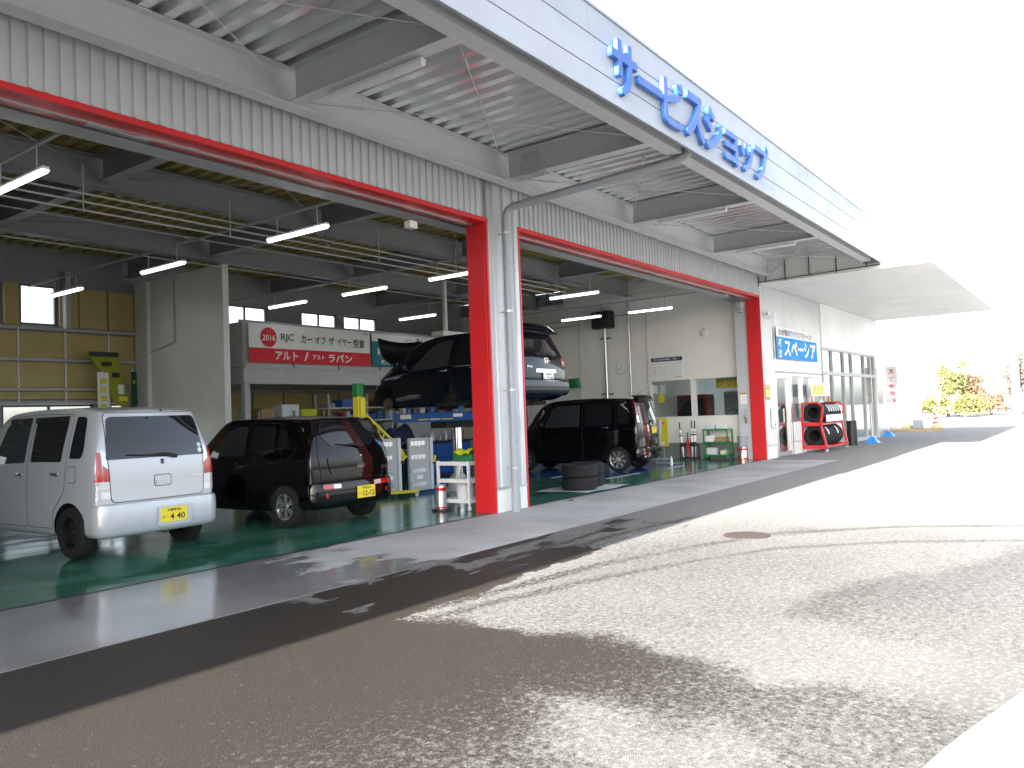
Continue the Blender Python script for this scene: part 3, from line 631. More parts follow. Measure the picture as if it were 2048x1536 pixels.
class Car:
    def __init__(s, name, label, loc, rz, st, rake, plan=.05, crown=.02, paint='paint_silver', wheels=None, lift=0.0, rw=.62, arch=.335):
        s.root = thing(name, label, 'car', (loc[0], loc[1], 0), rz); s.lift = lift; s.paint = paint
        st = np.array(st, float); ny = len(st); nx = 9; nz = 9
        xi = np.array([-1, -.93, -.72, -.38, 0, .38, .72, .93, 1])
        L = st[-1, 0]
        def P(i, j, k):
            y, zb, zbelt, zr_, wl_, wb, wr = st[j]
            zs = [zb, zb+.05, zb+(zbelt-zb)*.33, zb+(zbelt-zb)*.72, zbelt, zbelt+(zr_-zbelt)*.5, zr_-(zr_-zbelt)*.12-.01, zr_-(zr_-zbelt)*.03, zr_]
            ws = [wl_*.93, wl_, wl_*.5+wb*.5+.006, wb+.004, wb, wb*.52+wr*.48, wr*.94+wb*.06, wr, wr-.03]
            x = xi[i]*ws[k]; z = zs[k]
            if k == 8: z += crown*(1-xi[i]**2)
            # rear rake and plan curve fade towards the front
            f = max(0, 1-y/.55); yy = y
            if f > 0: yy += f*np.interp(z, rake[0], rake[1]); yy += f*plan*xi[i]**2*(1 if j > 0 else 1.0)
            g_ = max(0, 1-(L-y)/.8)
            if g_ > 0: yy -= g_*.28*xi[i]**2*(.35+.65*abs(xi[i]))
            return (x, yy, z+lift)
        idx = {}; vs_ = []; fs = []
        def V(i, j, k):
            if (i, j, k) not in idx: idx[(i, j, k)] = len(vs_); vs_.append(P(i, j, k))
            return idx[(i, j, k)]
        for j in range(ny-1):
            for i in range(nx-1):
                fs.append((V(i, j, 0), V(i, j+1, 0), V(i+1, j+1, 0), V(i+1, j, 0))); fs.append((V(i, j, nz-1), V(i+1, j, nz-1), V(i+1, j+1, nz-1), V(i, j+1, nz-1)))
            for k in range(nz-1):
                fs.append((V(0, j, k), V(0, j, k+1), V(0, j+1, k+1), V(0, j+1, k))); fs.append((V(nx-1, j, k), V(nx-1, j+1, k), V(nx-1, j+1, k+1), V(nx-1, j, k+1)))
        for k in range(nz-1):
            for i in range(nx-1):
                fs.append((V(i, 0, k), V(i+1, 0, k), V(i+1, 0, k+1), V(i, 0, k+1))); fs.append((V(i, ny-1, k), V(i, ny-1, k+1), V(i+1, ny-1, k+1), V(i+1, ny-1, k)))
        me = bpy.data.meshes.new('cage'); me.from_pydata(vs_, [], fs); me.update()
        ob = bpy.data.objects.new('cage', me); COL.objects.link(ob); md = ob.modifiers.new('s', 'SUBSURF'); md.levels = 3; md.render_levels = 3
        dg = bpy.context.evaluated_depsgraph_get(); sub = bpy.data.meshes.new_from_object(ob.evaluated_get(dg)); bpy.data.objects.remove(ob)
        bm = bmesh.new(); bm.from_mesh(sub); bmesh.ops.recalc_face_normals(bm, faces=bm.faces); s.bvh = BVHTree.FromBMesh(bm); bm.verts.index_update(); s.bv = [v.co.copy() for v in bm.verts]; s.bf = [tuple(v.index for v in f.verts) for f in bm.faces]
        # wheel arches: remove faces inside the arch circle and snap the rim to a true circle
        for (wx, wy, wz) in (wheels or []):
            C_ = Vector((wy, wz+lift)); sgn = 1 if wx > 0 else -1
            dele = [f for f in bm.faces if f.calc_center_median().x*sgn > .30 and (Vector((f.calc_center_median().y, f.calc_center_median().z))-C_).length < arch and not (abs(f.normal.z) > .8 and f.calc_center_median().z < wz+lift-.02 and f.calc_center_median().x*sgn < .45)]
            bmesh.ops.delete(bm, geom=dele, context='FACES')
            for v in bm.verts:
                if v.is_boundary and v.co.x*sgn > .6:
                    d = Vector((v.co.y, v.co.z))-C_
                    if d.length < arch*1.3 and v.co.z > wz+lift-.03: d = d.normalized()*arch; v.co.y = C_.x+d.x; v.co.z = C_.y+d.y
        bm.to_mesh(sub); bm.free(); sub.shade_smooth()
        s.body = mesh_obj('body', sub, paint, s.root, False)
        s.body.data.name = 'body'
        for (wx, wy, wz) in (wheels or []):
            sgn = 1 if wx > 0 else -1; mb = MB(); n = 20; pts = []
            for t in np.linspace(-.03*math.pi, 1.03*math.pi, n): pts.append((wy+math.cos(t)*(arch+.004), wz+lift+math.sin(t)*(arch+.004)))
            vs_ = [(sgn*(.735 if abs(wx) < .7 else .82)*1.0-sgn*.02, a, b) for a, b in pts]+[(sgn*.36, a, b) for a, b in pts]; fs = [(i, i+1, n+i+1, n+i) for i in range(n-1)]+[tuple(range(n, 2*n))]
            mb.add(vs_, fs).build('wheel_well', 'underbody', s.root, world=False)
    def edge(s, z, y=.16):
        h = s.bvh.ray_cast(Vector((3, y, z+s.lift)), Vector((-1, 0, 0))); return h[0].x
    def cast(s, ax, a, b):
        if ax == 'rear': o, d = Vector((a, -2, b)), Vector((0, 1, 0))
        elif ax == 'front': o, d = Vector((a, 8, b)), Vector((0, -1, 0))
        elif ax == 'left': o, d = Vector((-3, a, b)), Vector((1, 0, 0))
        elif ax == 'right': o, d = Vector((3, a, b)), Vector((-1, 0, 0))
        else: o, d = Vector((a, b, 8)), Vector((0, 0, -1))
        h = s.bvh.ray_cast(o, d)
        if h[0] is None: h = s.bvh.find_nearest(o+d*(2.2 if ax in ('left', 'right') else 2.0)); return h[0], h[1]
        nn = h[1] if h[1].dot(d) < 0 else -h[1]
        return h[0], nn
    def patch(s, name, ax, poly, m, r=.03, off=.004, thick=0.0, sp=.07, parent=None, lift=True):
        if lift and s.lift and ax != 'top': poly = [(a, b+s.lift) for a, b in poly]
        o = [Vector(p) for p in round_poly(poly, r)] if r else [Vector(p) for p in poly]
        # densify the outline
        ol = []
        for i in range(len(o)):
            p, q = o[i], o[(i+1) % len(o)]; n = max(1, int((q-p).length/sp))
            for k in range(n): ol.append(p+(q-p)*k/n)
        mn = (min(p.x for p in ol), min(p.y for p in ol)); mx = (max(p.x for p in ol), max(p.y for p in ol))
        pts = list(ol); n0 = len(ol); ed = [(i, (i+1) % n0) for i in range(n0)]
        gx_ = np.arange(mn[0]+sp*.5, mx[0], sp); gy_ = np.arange(mn[1]+sp*.5, mx[1], sp)
        pts += [Vector((a, b)) for a in gx_ for b in gy_]
        vo, eo, fo, _, _, _ = delaunay_2d_cdt(pts, ed, [list(range(n0))], 1, 1e-5)
        # output_type 1: triangles inside the constraints
        vs_ = []
        for p in vo:
            h, nn = s.cast(ax, p.x, p.y); vs_.append(h+nn*off)
        mb = MB(); mb.add(vs_, fo)
        me = bpy.data.meshes.new(name); me.from_pydata(mb.v, [], mb.f); me.update()
        bm = bmesh.new(); bm.from_mesh(me)
        loose = [v for v in bm.verts if not v.link_faces]; bmesh.ops.delete(bm, geom=loose, context='VERTS')
        ref = {'rear': Vector((0, -1, 0)), 'front': Vector((0, 1, 0)), 'left': Vector((-1, 0, 0)), 'right': Vector((1, 0, 0)), 'top': Vector((0, 0, 1))}[ax]
        for f in bm.faces:
            f.normal_update()
            if f.normal.dot(ref) < 0: f.normal_flip()
        if thick:
            be = [e for e in bm.edges if e.is_boundary]
            ret = bmesh.ops.extrude_edge_only(bm, edges=be); nv = [g_ for g_ in ret['geom'] if isinstance(g_, bmesh.types.BMVert)]
            for v in nv: v.co -= ref*thick
        bm.to_mesh(me); bm.free(); smooth(me, R(50))
        return mesh_obj(name, me, m, s.root if parent is None else parent, False)
    def sides(s, name, poly, m, both=True, **k):
        out = [s.patch(name, 'left', poly, m, **k)]
        if both: out.append(s.patch(name, 'right', poly, m, **k))
        return out
    def door(s, poly, handle=None, chrome=None, r=.05):
        for ax in ('left', 'right'):
            d = s.patch('door', ax, poly, s.paint, r=r, off=.004, thick=.006)
            s.patch('door_gap', ax, grow(poly, .007), 'gap', r=r, off=.0015, parent=d)
            if handle:
                hy, hz = handle; h, nn = s.cast(ax, hy, hz+s.lift); sg = -1 if ax == 'left' else 1
                mb = MB().box((h.x+sg*.006, hy-.085, hz+s.lift-.014), (h.x+sg*.035, hy+.085, hz+s.lift+.016)); mb.build('handle', chrome or s.paint, d, sm=R(40), bev=.009, world=False)
    def wheel(s, x, y, z, style, rt_=.285, rr=.175, w=.16):
        z += s.lift; sg = 1 if x > 0 else -1
        wh = MB().lathe([(.02, -.03), (.11, -.03), (.11, .02), (.02, .03)], 18, (x-sg*.03, y, z), 'X').build('wheel', 'discgrey', s.root, sm=R(40), world=False)
        pr = [(rr, -w*.5), (rr+.012, -w*.53), (rt_-.055, -w*.56), (rt_-.018, -w*.5), (rt_-.004, -w*.38), (rt_, -w*.15), (rt_, w*.15), (rt_-.004, w*.38), (rt_-.018, w*.5), (rt_-.055, w*.56), (rr+.012, w*.53), (rr, w*.5), (rr-.01, 0)]
        MB().lathe(pr, 40, (x, y, z), 'X', close=True).build('tyre', 'rubber', wh, sm=R(35), world=False)
        mb = MB(); ox = x+sg*w*.5
        mm = {'steel': 'steelrim', 'holes': 'alloy', 'spokes': 'alloy', 'cover': 'alloy'}[style]
        mb.lathe([(rr+.004, -w*.48*sg), (rr+.006, w*.5*sg), (rr-.012, w*.48*sg), (rr-.022, -w*.4*sg)], 40, (x, y, z), 'X', close=True)
        if style == 'spokes':
            n = 8
            for k in range(n):
                t = 2*math.pi*k/n+.2; c, s_ = math.cos(t), math.sin(t); a = Vector((0, c, s_)); b = Vector((0, -s_, c)); C_ = Vector((ox-sg*.03, y, z))
                q = [C_+a*.02+b*.018, C_+a*(rr-.012)+b*.030-Vector((sg*-.008, 0, 0)), C_+a*(rr-.012)-b*.030-Vector((sg*-.008, 0, 0)), C_+a*.02-b*.018]
                mb.prism(q, (-sg*.02, 0, 0))
            mb.lathe([(.045, 0), (.04, .016*sg), (.01, .018*sg)], 16, (ox-sg*.03, y, z), 'X')
        elif style == 'holes':
            # dished disc with six round windows
            n = 6; N_ = 48; rin, rout = .035, rr-.010; vs_ = []; fs = []
            for k in range(n):
                t = 2*math.pi*(k+.5)/n; a = Vector((0, math.cos(t), math.sin(t))); b = Vector((0, -math.sin(t), math.cos(t))); C_ = Vector((ox-sg*.022, y, z))
                mb.prism([C_+a*.03+b*.016, C_+a*.075+b*.030, C_+a*.12+b*.026, C_+a*rout+b*.062, C_+a*rout-b*.062, C_+a*.12-b*.026, C_+a*.075-b*.030, C_+a*.03-b*.016], (-sg*.022, 0, 0))
            mb.lathe([(.055, -.01*sg), (.05, .012*sg), (.012, .014*sg)], 20, (ox-sg*.022, y, z), 'X')
        else:
            mb.lathe([(rr-.01, -.05*sg), (.13, -.035*sg), (.10, -.018*sg), (.06, -.03*sg), (.05, -.03*sg), (.045, -.012*sg), (.01, -.01*sg)], 30, (ox, y, z), 'X')
            for k in range(4): t = math.pi/2*k+.4; mb.lathe([(.012, -.03*sg), (.010, -.008*sg)], 8, (ox, y+.075*math.cos(t), z+.075*math.sin(t)), 'X')
        mb.build('rim', mm, wh, sm=R(35), world=False)
        if style in ('holes', 'spokes'): MB().lathe([(rr-.02, 0), (.02, .004)], 24, (x, y, z), 'X').build('brake_backing', 'alloydark', wh, world=False)
        if style == 'holes': MB().lathe([(.022, 0), (.02, .012*sg)], 14, (ox-sg*.008, y, z), 'X').build('hub_cap', 'black', wh, world=False)
    def bumper(s, z0, z1, y1, hw, out=.03, m=None, dz=.0):
        # wrap-round rear bumper lofted along a U-shaped plan
        n = 40; prof = [(-.16, z0-.005), (-.05, z0), (-.012, z0+.015), (out*.8, z0+.06), (out, z0+(z1-z0)*.45), (out*.95, z1-.06), (out*.55, z1-.012), (-.02, z1)]
        zm = (z0+z1)/2; path = []
        rc = .16
        path.append((-hw, y1)); path.append((-hw, y1*.6+rc*.4))
        for t in np.linspace(0, math.pi/2, 10): path.append((-hw+rc-rc*math.cos(t), s.by+rc*.75-rc*.75*math.sin(t)+.018*(1-math.sin(t))))
        for u_ in np.linspace(-.75, .75, 9): path.append((u_*(hw-rc), s.by-.012*(1-u_*u_)))
        path += [(-a, b) for a, b in path[:12]][::-1]
        vs_ = []; fs = []; m_ = len(prof); P2 = [Vector(p) for p in path]
        for i, p in enumerate(P2):
            d = (P2[min(i+1, len(P2)-1)]-P2[max(i-1, 0)]).normalized(); nn = Vector((d.y, -d.x))
            for o_, z in prof: vs_.append((p.x+nn.x*o_, p.y+nn.y*o_, z+s.lift))
        for i in range(len(P2)-1):
            for k in range(m_-1): fs.append((i*m_+k, (i+1)*m_+k, (i+1)*m_+k+1, i*m_+k+1))
        o_ = MB().add(vs_, fs)
        n0 = len(s.bv); s.bv += [Vector(v) for v in vs_]; s.bf += [tuple(i+n0 for i in f) for f in fs]; s.bvh0 = s.bvh; s.bvh = BVHTree.FromPolygons(s.bv, s.bf)
        return o_.build('rear_bumper', m or s.paint, s.root, sm=R(50), world=False)
    def plate(s, x, y, z, m, top, main, kana, tilt=0.0, ink='ink', w=.33, h=.165):
        z += s.lift
        p = MB().box((x-w/2, y, z-h/2), (x+w/2, y+.012, z+h/2)).build('number_plate', m, s.root, bev=.003, world=False)
        c = lambda dx, dz: (x+dx, y-.002, z+dz)
        if top: text('plate_text', top, c(0, h*.31), (1, 0, 0), (0, 0, 1), w*.52, h*.20, ink, p, world=False, off=.012)
        if main: text('plate_text', main, c(w*.12, -h*.14), (1, 0, 0), (0, 0, 1), w*(.66 if '-' in main else .56), h*.42, ink, p, world=False, off=.015)
        if kana and '-' not in main: MB().box((x-w*.27, y-.003, z-h*.17), (x-w*.245, y-.0005, z-h*.12)).build('plate_text', ink, p, world=False)
        if kana: text('plate_text', kana, c(-w*.40, -h*.14), (1, 0, 0), (0, 0, 1), w*.09, h*.2, ink, p, world=False, off=.01)
        return p
    def emblem_s(s, x, z, h, m='chrome'):
        # slanted S made of two hooked strokes
        pts1 = [(-.50, .28), (-.05, .62), (.50, .30), (.30, .18), (-.06, .38), (-.22, .28), (.50, -.22), (.28, -.36), (-.50, .10)]
        mb = MB(); hit, nn = s.cast('rear', x, z+s.lift); y = min(hit.y, s.cast('rear', x, z+s.lift+h*.4)[0].y, s.cast('rear', x, z+s.lift-h*.4)[0].y)-.014
        # slanted S, drawn as two half-turn-symmetric hooks
        a = [(-.5, .30), (0, .68), (.5, .30), (.30, .17), (0, .40), (-.14, .29), (.50, -.20), (.30, -.34), (-.02, -.06), (-.5, .12)]
        A = [(x+px*h*.62, y, z+s.lift+pz*h*.62) for px, pz in [(-.5, .3), (0, .68), (.5, .3), (.3, .16), (0, .4), (-.16, .29), (.12, .08), (-.08, -.06)]]
        B = [(x-px*h*.62, y, z+s.lift-pz*h*.62) for px, pz in [(-.5, .3), (0, .68), (.5, .3), (.3, .16), (0, .4), (-.16, .29), (.12, .08), (-.08, -.06)]]
        mb.prism(A, (0, .03, 0)); mb.prism(B, (0, .0301, 0)); mb.build('emblem', m, s.root, world=False)
    def wiper(s, p, q, m='black'):
        pts = []
        for (a, b) in (p, q):
            h, nn = s.cast('rear', a, b+s.lift); pts.append(h+nn*.03)
        mid = (pts[0]*.35+pts[1]*.65)
        MB().tube([pts[0], pts[0]*.75+pts[1]*.25+Vector((0, -.012, .02)), mid, pts[1]], [.022, .018, .010, .006], 8).build('wiper', m, s.root, sm=R(60), world=False)
    def mirror(s, y, z, m=None):
        for sg in (-1, 1):
            h, nn = s.cast('left' if sg < 0 else 'right', y, z+s.lift)
            o = MB().box((h.x+sg*.02, y-.04, z+s.lift-.06), (h.x+sg*.17, y+.04, z+s.lift+.07)).build('door_mirror', m or s.paint, s.root, sm=R(60), bev=.03, world=False)
            MB().box((h.x+sg*.035, y-.044, z+s.lift-.045), (h.x+sg*.155, y-.0405, z+s.lift+.055)).build('mirror_glass', 'chrome', o, world=False)

def kei(w, belt, roof, hood=.98, low=.22, wroof=.60, ws=(2.35, 2.9), tail=(0, .05), rearroof=None):
    h = w/2; rr = rearroof or roof-.05
    return [(0, low+.10, belt, rr-.02, h-.05, h-.035, wroof-.06), (.05, low+.06, belt, rr, h-.015, h-.012, wroof-.03), (.30, low+.02, belt, roof-.025, h-.003, h, wroof), (.75, low, belt-.01, roof, h, h, wroof+.01),
            (1.35, low, belt-.02, roof+.01, h, h, wroof+.015), (1.95, low, belt-.04, roof, h, h, wroof+.01), (ws[0], low, belt-.06, roof-.05, h, h, wroof-.01), (ws[1], low, hood-.10, hood+.02, h, h-.01, h-.12),
            (ws[1]+.2, low+.02, hood-.14, hood-.02, h-.01, h-.02, h-.13), (3.30, low+.06, .62, .84, h-.04, h-.05, h-.16), (3.39, low+.1, .56, .76, h-.08, h-.09, h-.2)]

# ---- silver tall wagon
sv = Car('silver_wagon', 'silver tall wagon with black steel wheels parked nearest, yellow number plate', (-4.13, 1.48), R(2.5),
         kei(1.475, 1.06, 1.655, hood=1.0, low=.23, wroof=.60, ws=(2.45, 2.95)), ([.3, .62, 1.1, 1.66], [.03, .035, .055, .20]), plan=.055, crown=.015,
         paint='paint_silver', wheels=[(-.64, .60, .285), (.64, .60, .285), (-.64, 2.96, .285), (.64, 2.96, .285)])
sv.by = .0
sv.bumper(.24, .605, .27, .722, out=.028)
for sx in (-1, 1):
    for yy in (.60, 2.96): sv.wheel(sx*.655, yy, .285, 'steel')
tg = sv.patch('tailgate', 'rear', [(-.555, .618), (.555, .618), (.575, 1.13), (.55, 1.58), (-.55, 1.58), (-.575, 1.13)], 'paint_silver', r=[.06, .06, .02, .06, .06, .02], off=.006, thick=.01)
sv.patch('tailgate_gap', 'rear', grow([(-.555, .618), (.555, .618), (.575, 1.13), (.55, 1.58), (-.55, 1.58), (-.575, 1.13)], .008), 'gap', r=[.06, .06, .02, .06, .06, .02], off=.002, parent=tg)
sv.patch('rear_window', 'rear', [(-.60, 1.075), (.60, 1.075), (.53, 1.54), (-.53, 1.54)], 'cardglass', r=[.02, .02, .06, .06], off=.012, thick=.004)
for sg in (-1, 1):
    X0 = lambda a: [(sg*p, q) for p, q in a]
    lp = sv.patch('tail_lamp', 'rear', X0([(sv.edge(.70)-.012, .66), (.568, .66), (.592, 1.19), (sv.edge(1.17)-.008, 1.17)]), 'lampclear', r=.02, off=.010, thick=.02, sp=.03)
    sv.patch('lamp_lens', 'rear', X0([(sv.edge(.845)-.012, .845), (.640, .845), (.648, 1.165), (sv.edge(1.155)-.010, 1.155)]), 'lampred', r=.012, off=.014, thick=.004, sp=.03, parent=lp)
    sv.patch('lamp_lens', 'rear', X0([(.636, .845), (.577, .845), (.585, .98), (.636, 1.02)]), 'lampred', r=.01, off=.014, thick=.004, sp=.03, parent=lp)
    sv.patch('lamp_divider', 'rear', X0([(.69, .745), (.578, .745), (.578, .755), (.69, .755)]), 'steelgrey', r=0, off=.013, sp=.03, parent=lp)
sv.sides('side_window', [(.36, 1.10), (.60, 1.10), (.60, 1.56), (.42, 1.55), (.34, 1.20)], 'cardglass', r=[.12, .02, .03, .05, .05], off=.006)
sv.door([(1.50, .33), (.96, .33), (.93, .52), (.70, .74), (.66, 1.06), (.68, 1.585), (1.50, 1.60)], (.86, .93), 'chrome')
sv.door([(1.52, .33), (2.50, .33), (2.56, .98), (2.30, 1.52), (2.02, 1.585), (1.52, 1.60)], (1.66, .92), 'chrome')
sv.sides('side_window', [(.76, 1.065), (1.44, 1.06), (1.44, 1.555), (.74, 1.55)], 'cardglass', r=.03, off=.010)
sv.sides('side_window', [(1.58, 1.055), (2.36, 1.03), (2.18, 1.47), (2.0, 1.555), (1.58, 1.56)], 'cardglass2', r=.03, off=.010)
for yy0, yy1 in ((.74, 1.46), (1.56, 2.1)): sv.sides('visor', [(yy0, 1.50), (yy1, 1.50), (yy1, 1.565), (yy0, 1.57)], 'blackgloss', r=.015, off=.022, thick=.01)
sv.patch('fuel_lid', 'left', [(.46, .84), (.63, .84), (.63, 1.01), (.46, 1.01)], 'paint_silver', r=.03, off=.006, thick=.004)
sv.patch('fuel_gap', 'left', [(.454, .834), (.636, .834), (.636, 1.016), (.454, 1.016)], 'gap', r=.03, off=.0035)
sv.sides('door_moulding', [(.98, .545), (2.5, .535), (2.5, .556), (.98, .566)], 'paint_silver', r=.004, off=.012, thick=.01)
sv.wiper((.20, 1.07), (-.38, 1.115)); sv.emblem_s(.03, 1.025, .075, 'alloydark')
gh = sv.patch('gate_handle', 'rear', [(-.08, .75), (.13, .75), (.13, .88), (-.08, .88)], 'gap', r=.03, off=.008)
sv.patch('handle_cup', 'rear', [(-.073, .757), (.123, .757), (.123, .873), (-.073, .873)], 'paint_silver', r=.028, off=.010, parent=gh)
sv.patch('handle_bar', 'rear', [(-.06, .785), (.11, .785), (.11, .815), (-.06, .815)], 'paint_silver', r=.012, off=.022, thick=.012, sp=.04, parent=gh)
bdg = text('badge', 'WAGON R', (.42, min(sv.cast('rear', .31, .83)[0].y, sv.cast('rear', .42, .83)[0].y)-.010, .83), (1, 0, 0), (0, 0, 1), .20, .022, 'chrome', sv.root, depth=.004, world=False)
for dz, mm in ((1.185, 'cloth_lime'), (1.125, 'cloth_blue')): sv.patch('window_sticker', 'rear', [(.535+.028*math.cos(t), dz+.028*math.sin(t)) for t in np.linspace(0, 2*math.pi, 14)[:-1]], 'plastictub' if mm == 'cloth_lime' else 'platewhite', r=0, off=.016)
pr_ = sv.patch('plate_recess', 'rear', [(-.10, .31), (.32, .31), (.34, .53), (-.10, .53)], 'paint_silver', r=.04, off=.010)
sv.plate(.10, -.052, .425, 'plateyellow', '宇都宮580', '4 40', 'け', ink='ink')
MB().tube([(.0, .03, 1.60), (.0, .0, 1.603)], .010, 8).build('washer_jet', 'black', sv.root, world=False)
sv.mirror(2.42, 1.10, 'paint_silver')
MB().tube([(.25, .35, .20), (.25, 1.2, .21)], .03, 8).build('exhaust', 'discgrey', sv.root, world=False)

# ---- dark hatchback
al = Car('black_hatchback', 'glossy black small hatchback with silver wheels and lamps set low in the bumper', (-1.52, 1.18), R(1.0),
         kei(1.475, .98, 1.47, hood=.95, low=.20, wroof=.60, ws=(2.1, 2.75), rearroof=1.44), ([.3, .60, .95, 1.12, 1.48], [.05, .0, .02, .06, .20]), plan=.05, crown=.02,
         paint='paint_darkred', wheels=[(-.64, .60, .285), (.64, .60, .285), (-.64, 3.0, .285), (.64, 3.0, .285)])
al.by = .0
al.bumper(.25, .60, .27, .722, out=.035)
for sx in (-1, 1):
    for yy in (.60, 3.0): al.wheel(sx*.655, yy, .285, 'holes')
tg = al.patch('tailgate', 'rear', [(-.56, .63), (.56, .63), (.60, .97), (.50, 1.40), (-.50, 1.40), (-.60, .97)], 'paint_darkred', r=.05, off=.006, thick=.01)
al.patch('tailgate_gap', 'rear', grow([(-.56, .63), (.56, .63), (.60, .97), (.50, 1.40), (-.50, 1.40), (-.60, .97)], .008), 'gap', r=.05, off=.002, parent=tg)
al.patch('rear_window', 'rear', [(-.36, 1.06), (.36, 1.06), (.50, 1.20), (.47, 1.38), (-.47, 1.38), (-.50, 1.20)], 'cardglass', r=.04, off=.012, thick=.004)
al.patch('gate_panel', 'rear', [(-.42, .70), (.42, .70), (.47, .92), (-.47, .92)], 'paint_darkred', r=.05, off=.020, thick=.016)
for sg in (-1, 1):
    X0 = lambda a: [(sg*p, q) for p, q in a]
    lp = al.patch('tail_lamp', 'rear', X0([(.60, .515), (.30, .51), (.30, .568), (.60, .578)]), 'lampred', r=.015, off=.010, thick=.02, sp=.03)
    al.patch('lamp_lens', 'rear', X0([(.43, .516), (.305, .514), (.305, .565), (.43, .570)]), 'lampclear', r=.01, off=.014, thick=.004, sp=.03, parent=lp)
    al.patch('reflector', 'rear', X0([(.56, .40), (.52, .40), (.53, .46), (.56, .46)]), 'lampred', r=.006, off=.008, sp=.03)
al.wiper((.13, 1.04), (-.30, 1.09)); al.emblem_s(.12, .90, .085)
al.patch('gate_handle', 'rear', [(.02, .76), (.20, .76), (.20, .82), (.02, .82)], 'blackgloss', r=.02, off=.028, thick=.01, sp=.04)
al.patch('window_sticker', 'rear', [(.46, 1.20), (.40, 1.24), (.37, 1.17), (.43, 1.11), (.50, 1.14)][::-1], 'platewhite', r=.01, off=.016) if False else None
al.patch('window_sticker', 'rear', [(.545+.026*math.cos(t), 1.07+.026*math.sin(t)) for t in np.linspace(0, 2*math.pi, 14)[:-1]], 'cloth_blue', r=0, off=.014)
text('badge', 'GS', (.14, al.cast('rear', .14, .66)[0].y-.012, .655), (1, 0, 0), (0, 0, 1), .06, .02, 'chrome', al.root, depth=.004, world=False) if False else None
al.door([(1.36, .30), (.96, .30), (.92, .52), (.72, .72), (.62, .98), (.72, 1.39), (1.36, 1.42)], (.80, .86))
al.door([(1.38, .30), (2.42, .30), (2.48, .90), (2.0, 1.33), (1.70, 1.41), (1.38, 1.42)], (1.52, .85))
al.sides('side_window', [(.78, 1.01), (1.32, .98), (1.32, 1.37), (.82, 1.35)], 'cardglass', r=.03, off=.010)
al.sides('side_window', [(1.42, .975), (2.32, .94), (1.92, 1.30), (1.64, 1.37), (1.42, 1.37)], 'cardglass2', r=.03, off=.010)
al.sides('side_window', [(.47, 1.10), (.70, 1.01), (.74, 1.34), (.60, 1.31)], 'cardglass', r=.03, off=.006)
al.plate(.14, -.066, .43, 'plateyellow', '宇都宮580', '12-12', 'や', ink='ink')
al.mirror(2.30, 1.0)
MB().tube([(.15, 1.35, 1.47), (.15, 1.25, 1.50), (.15, .6, 1.62)], [.02, .008, .003], 6).build('antenna', 'black', al.root, world=False) if False else None

# ---- black boxy van-like wagon in the far bay
sp = Car('black_van', 'black boxy mini van with alloy wheels on the blue painted floor, right bay', (7.92, 1.42), R(8.0),
         kei(1.475, 1.08, 1.70, hood=1.08, low=.20, wroof=.62, ws=(2.55, 3.0), rearroof=1.66), ([.3, .6, 1.1, 1.7], [.02, .0, .03, .16]), plan=.05, crown=.015,
         paint='paint_black', wheels=[(-.64, .58, .285), (.64, .58, .285), (-.64, 2.98, .285), (.64, 2.98, .285)])
sp.by = .0
sp.bumper(.24, .55, .25, .722, out=.03)
for sx in (-1, 1):
    for yy in (.58, 2.98): sp.wheel(sx*.655, yy, .285, 'spokes', rr=.195)
tg = sp.patch('tailgate', 'rear', [(-.58, .57), (.58, .57), (.60, 1.13), (.54, 1.62), (-.54, 1.62), (-.60, 1.13)], 'paint_black', r=.05, off=.006, thick=.01)
sp.patch('tailgate_gap', 'rear', grow([(-.58, .57), (.58, .57), (.60, 1.13), (.54, 1.62), (-.54, 1.62), (-.60, 1.13)], .008), 'gap', r=.05, off=.002, parent=tg)
sp.patch('rear_window', 'rear', [(-.56, 1.10), (.56, 1.10), (.50, 1.58), (-.50, 1.58)], 'cardglass2', r=.05, off=.012, thick=.004)
rs_ = sp.patch('roof_spoiler', 'rear', [(-.52, 1.585), (.52, 1.585), (.50, 1.665), (-.50, 1.665)], 'paint_black', r=.02, off=.09, thick=.09, sp=.05)
for sg in (-1, 1):
    X0 = lambda a: [(sg*p, q) for p, q in a]
    lp = sp.patch('tail_lamp', 'rear', X0([(sp.edge(1.12, .12)-.012, 1.12), (.60, 1.12), (.545, 1.61), (sp.edge(1.6, .2)-.012, 1.60)]), 'lampred', r=.015, off=.012, thick=.02, sp=.03)
    sp.patch('lamp_lens', 'rear', X0([(sp.edge(1.12, .12)-.014, 1.12), (.602, 1.12), (.588, 1.28), (sp.edge(1.28, .15)-.012, 1.28)]), 'lampclear', r=.01, off=.016, thick=.004, sp=.03, parent=lp)
    sp.patch('reflector', 'rear', X0([(.66, .40), (.58, .40), (.58, .43), (.66, .44)]), 'lampred', r=.008, off=.012, thick=.008, sp=.03)
sp.patch('bumper_chrome', 'rear', [(-.62, .335), (.62, .335), (.62, .36), (-.62, .36)], 'chrome', r=.005, off=.01, sp=.05)
sp.patch('gate_garnish', 'rear', [(-.40, .80), (.40, .80), (.40, 1.07), (-.40, 1.07)], 'blackgloss', r=.04, off=.014, thick=.006)
pf = sp.patch('plate_frame', 'rear', [(-.02, .83), (.36, .83), (.36, 1.04), (-.02, 1.04)], 'black', r=.02, off=.03, thick=.02)
sp.plate(.17, sp.cast('rear', .17, .93)[0].y-.046, .935, 'plateyellow', '宇都宮580', None, None)
sp.emblem_s(-.22, .95, .09); sp.wiper((.0, 1.12), (.42, 1.13))
sp.door([(1.42, .30), (.94, .30), (.90, .50), (.66, .74), (.60, 1.08), (.62, 1.60), (1.42, 1.62)], (.86, 1.02), 'chrome')
sp.door([(1.44, .30), (2.46, .30), (2.55, 1.0), (2.36, 1.52), (2.1, 1.60), (1.44, 1.62)], (1.6, 1.0))
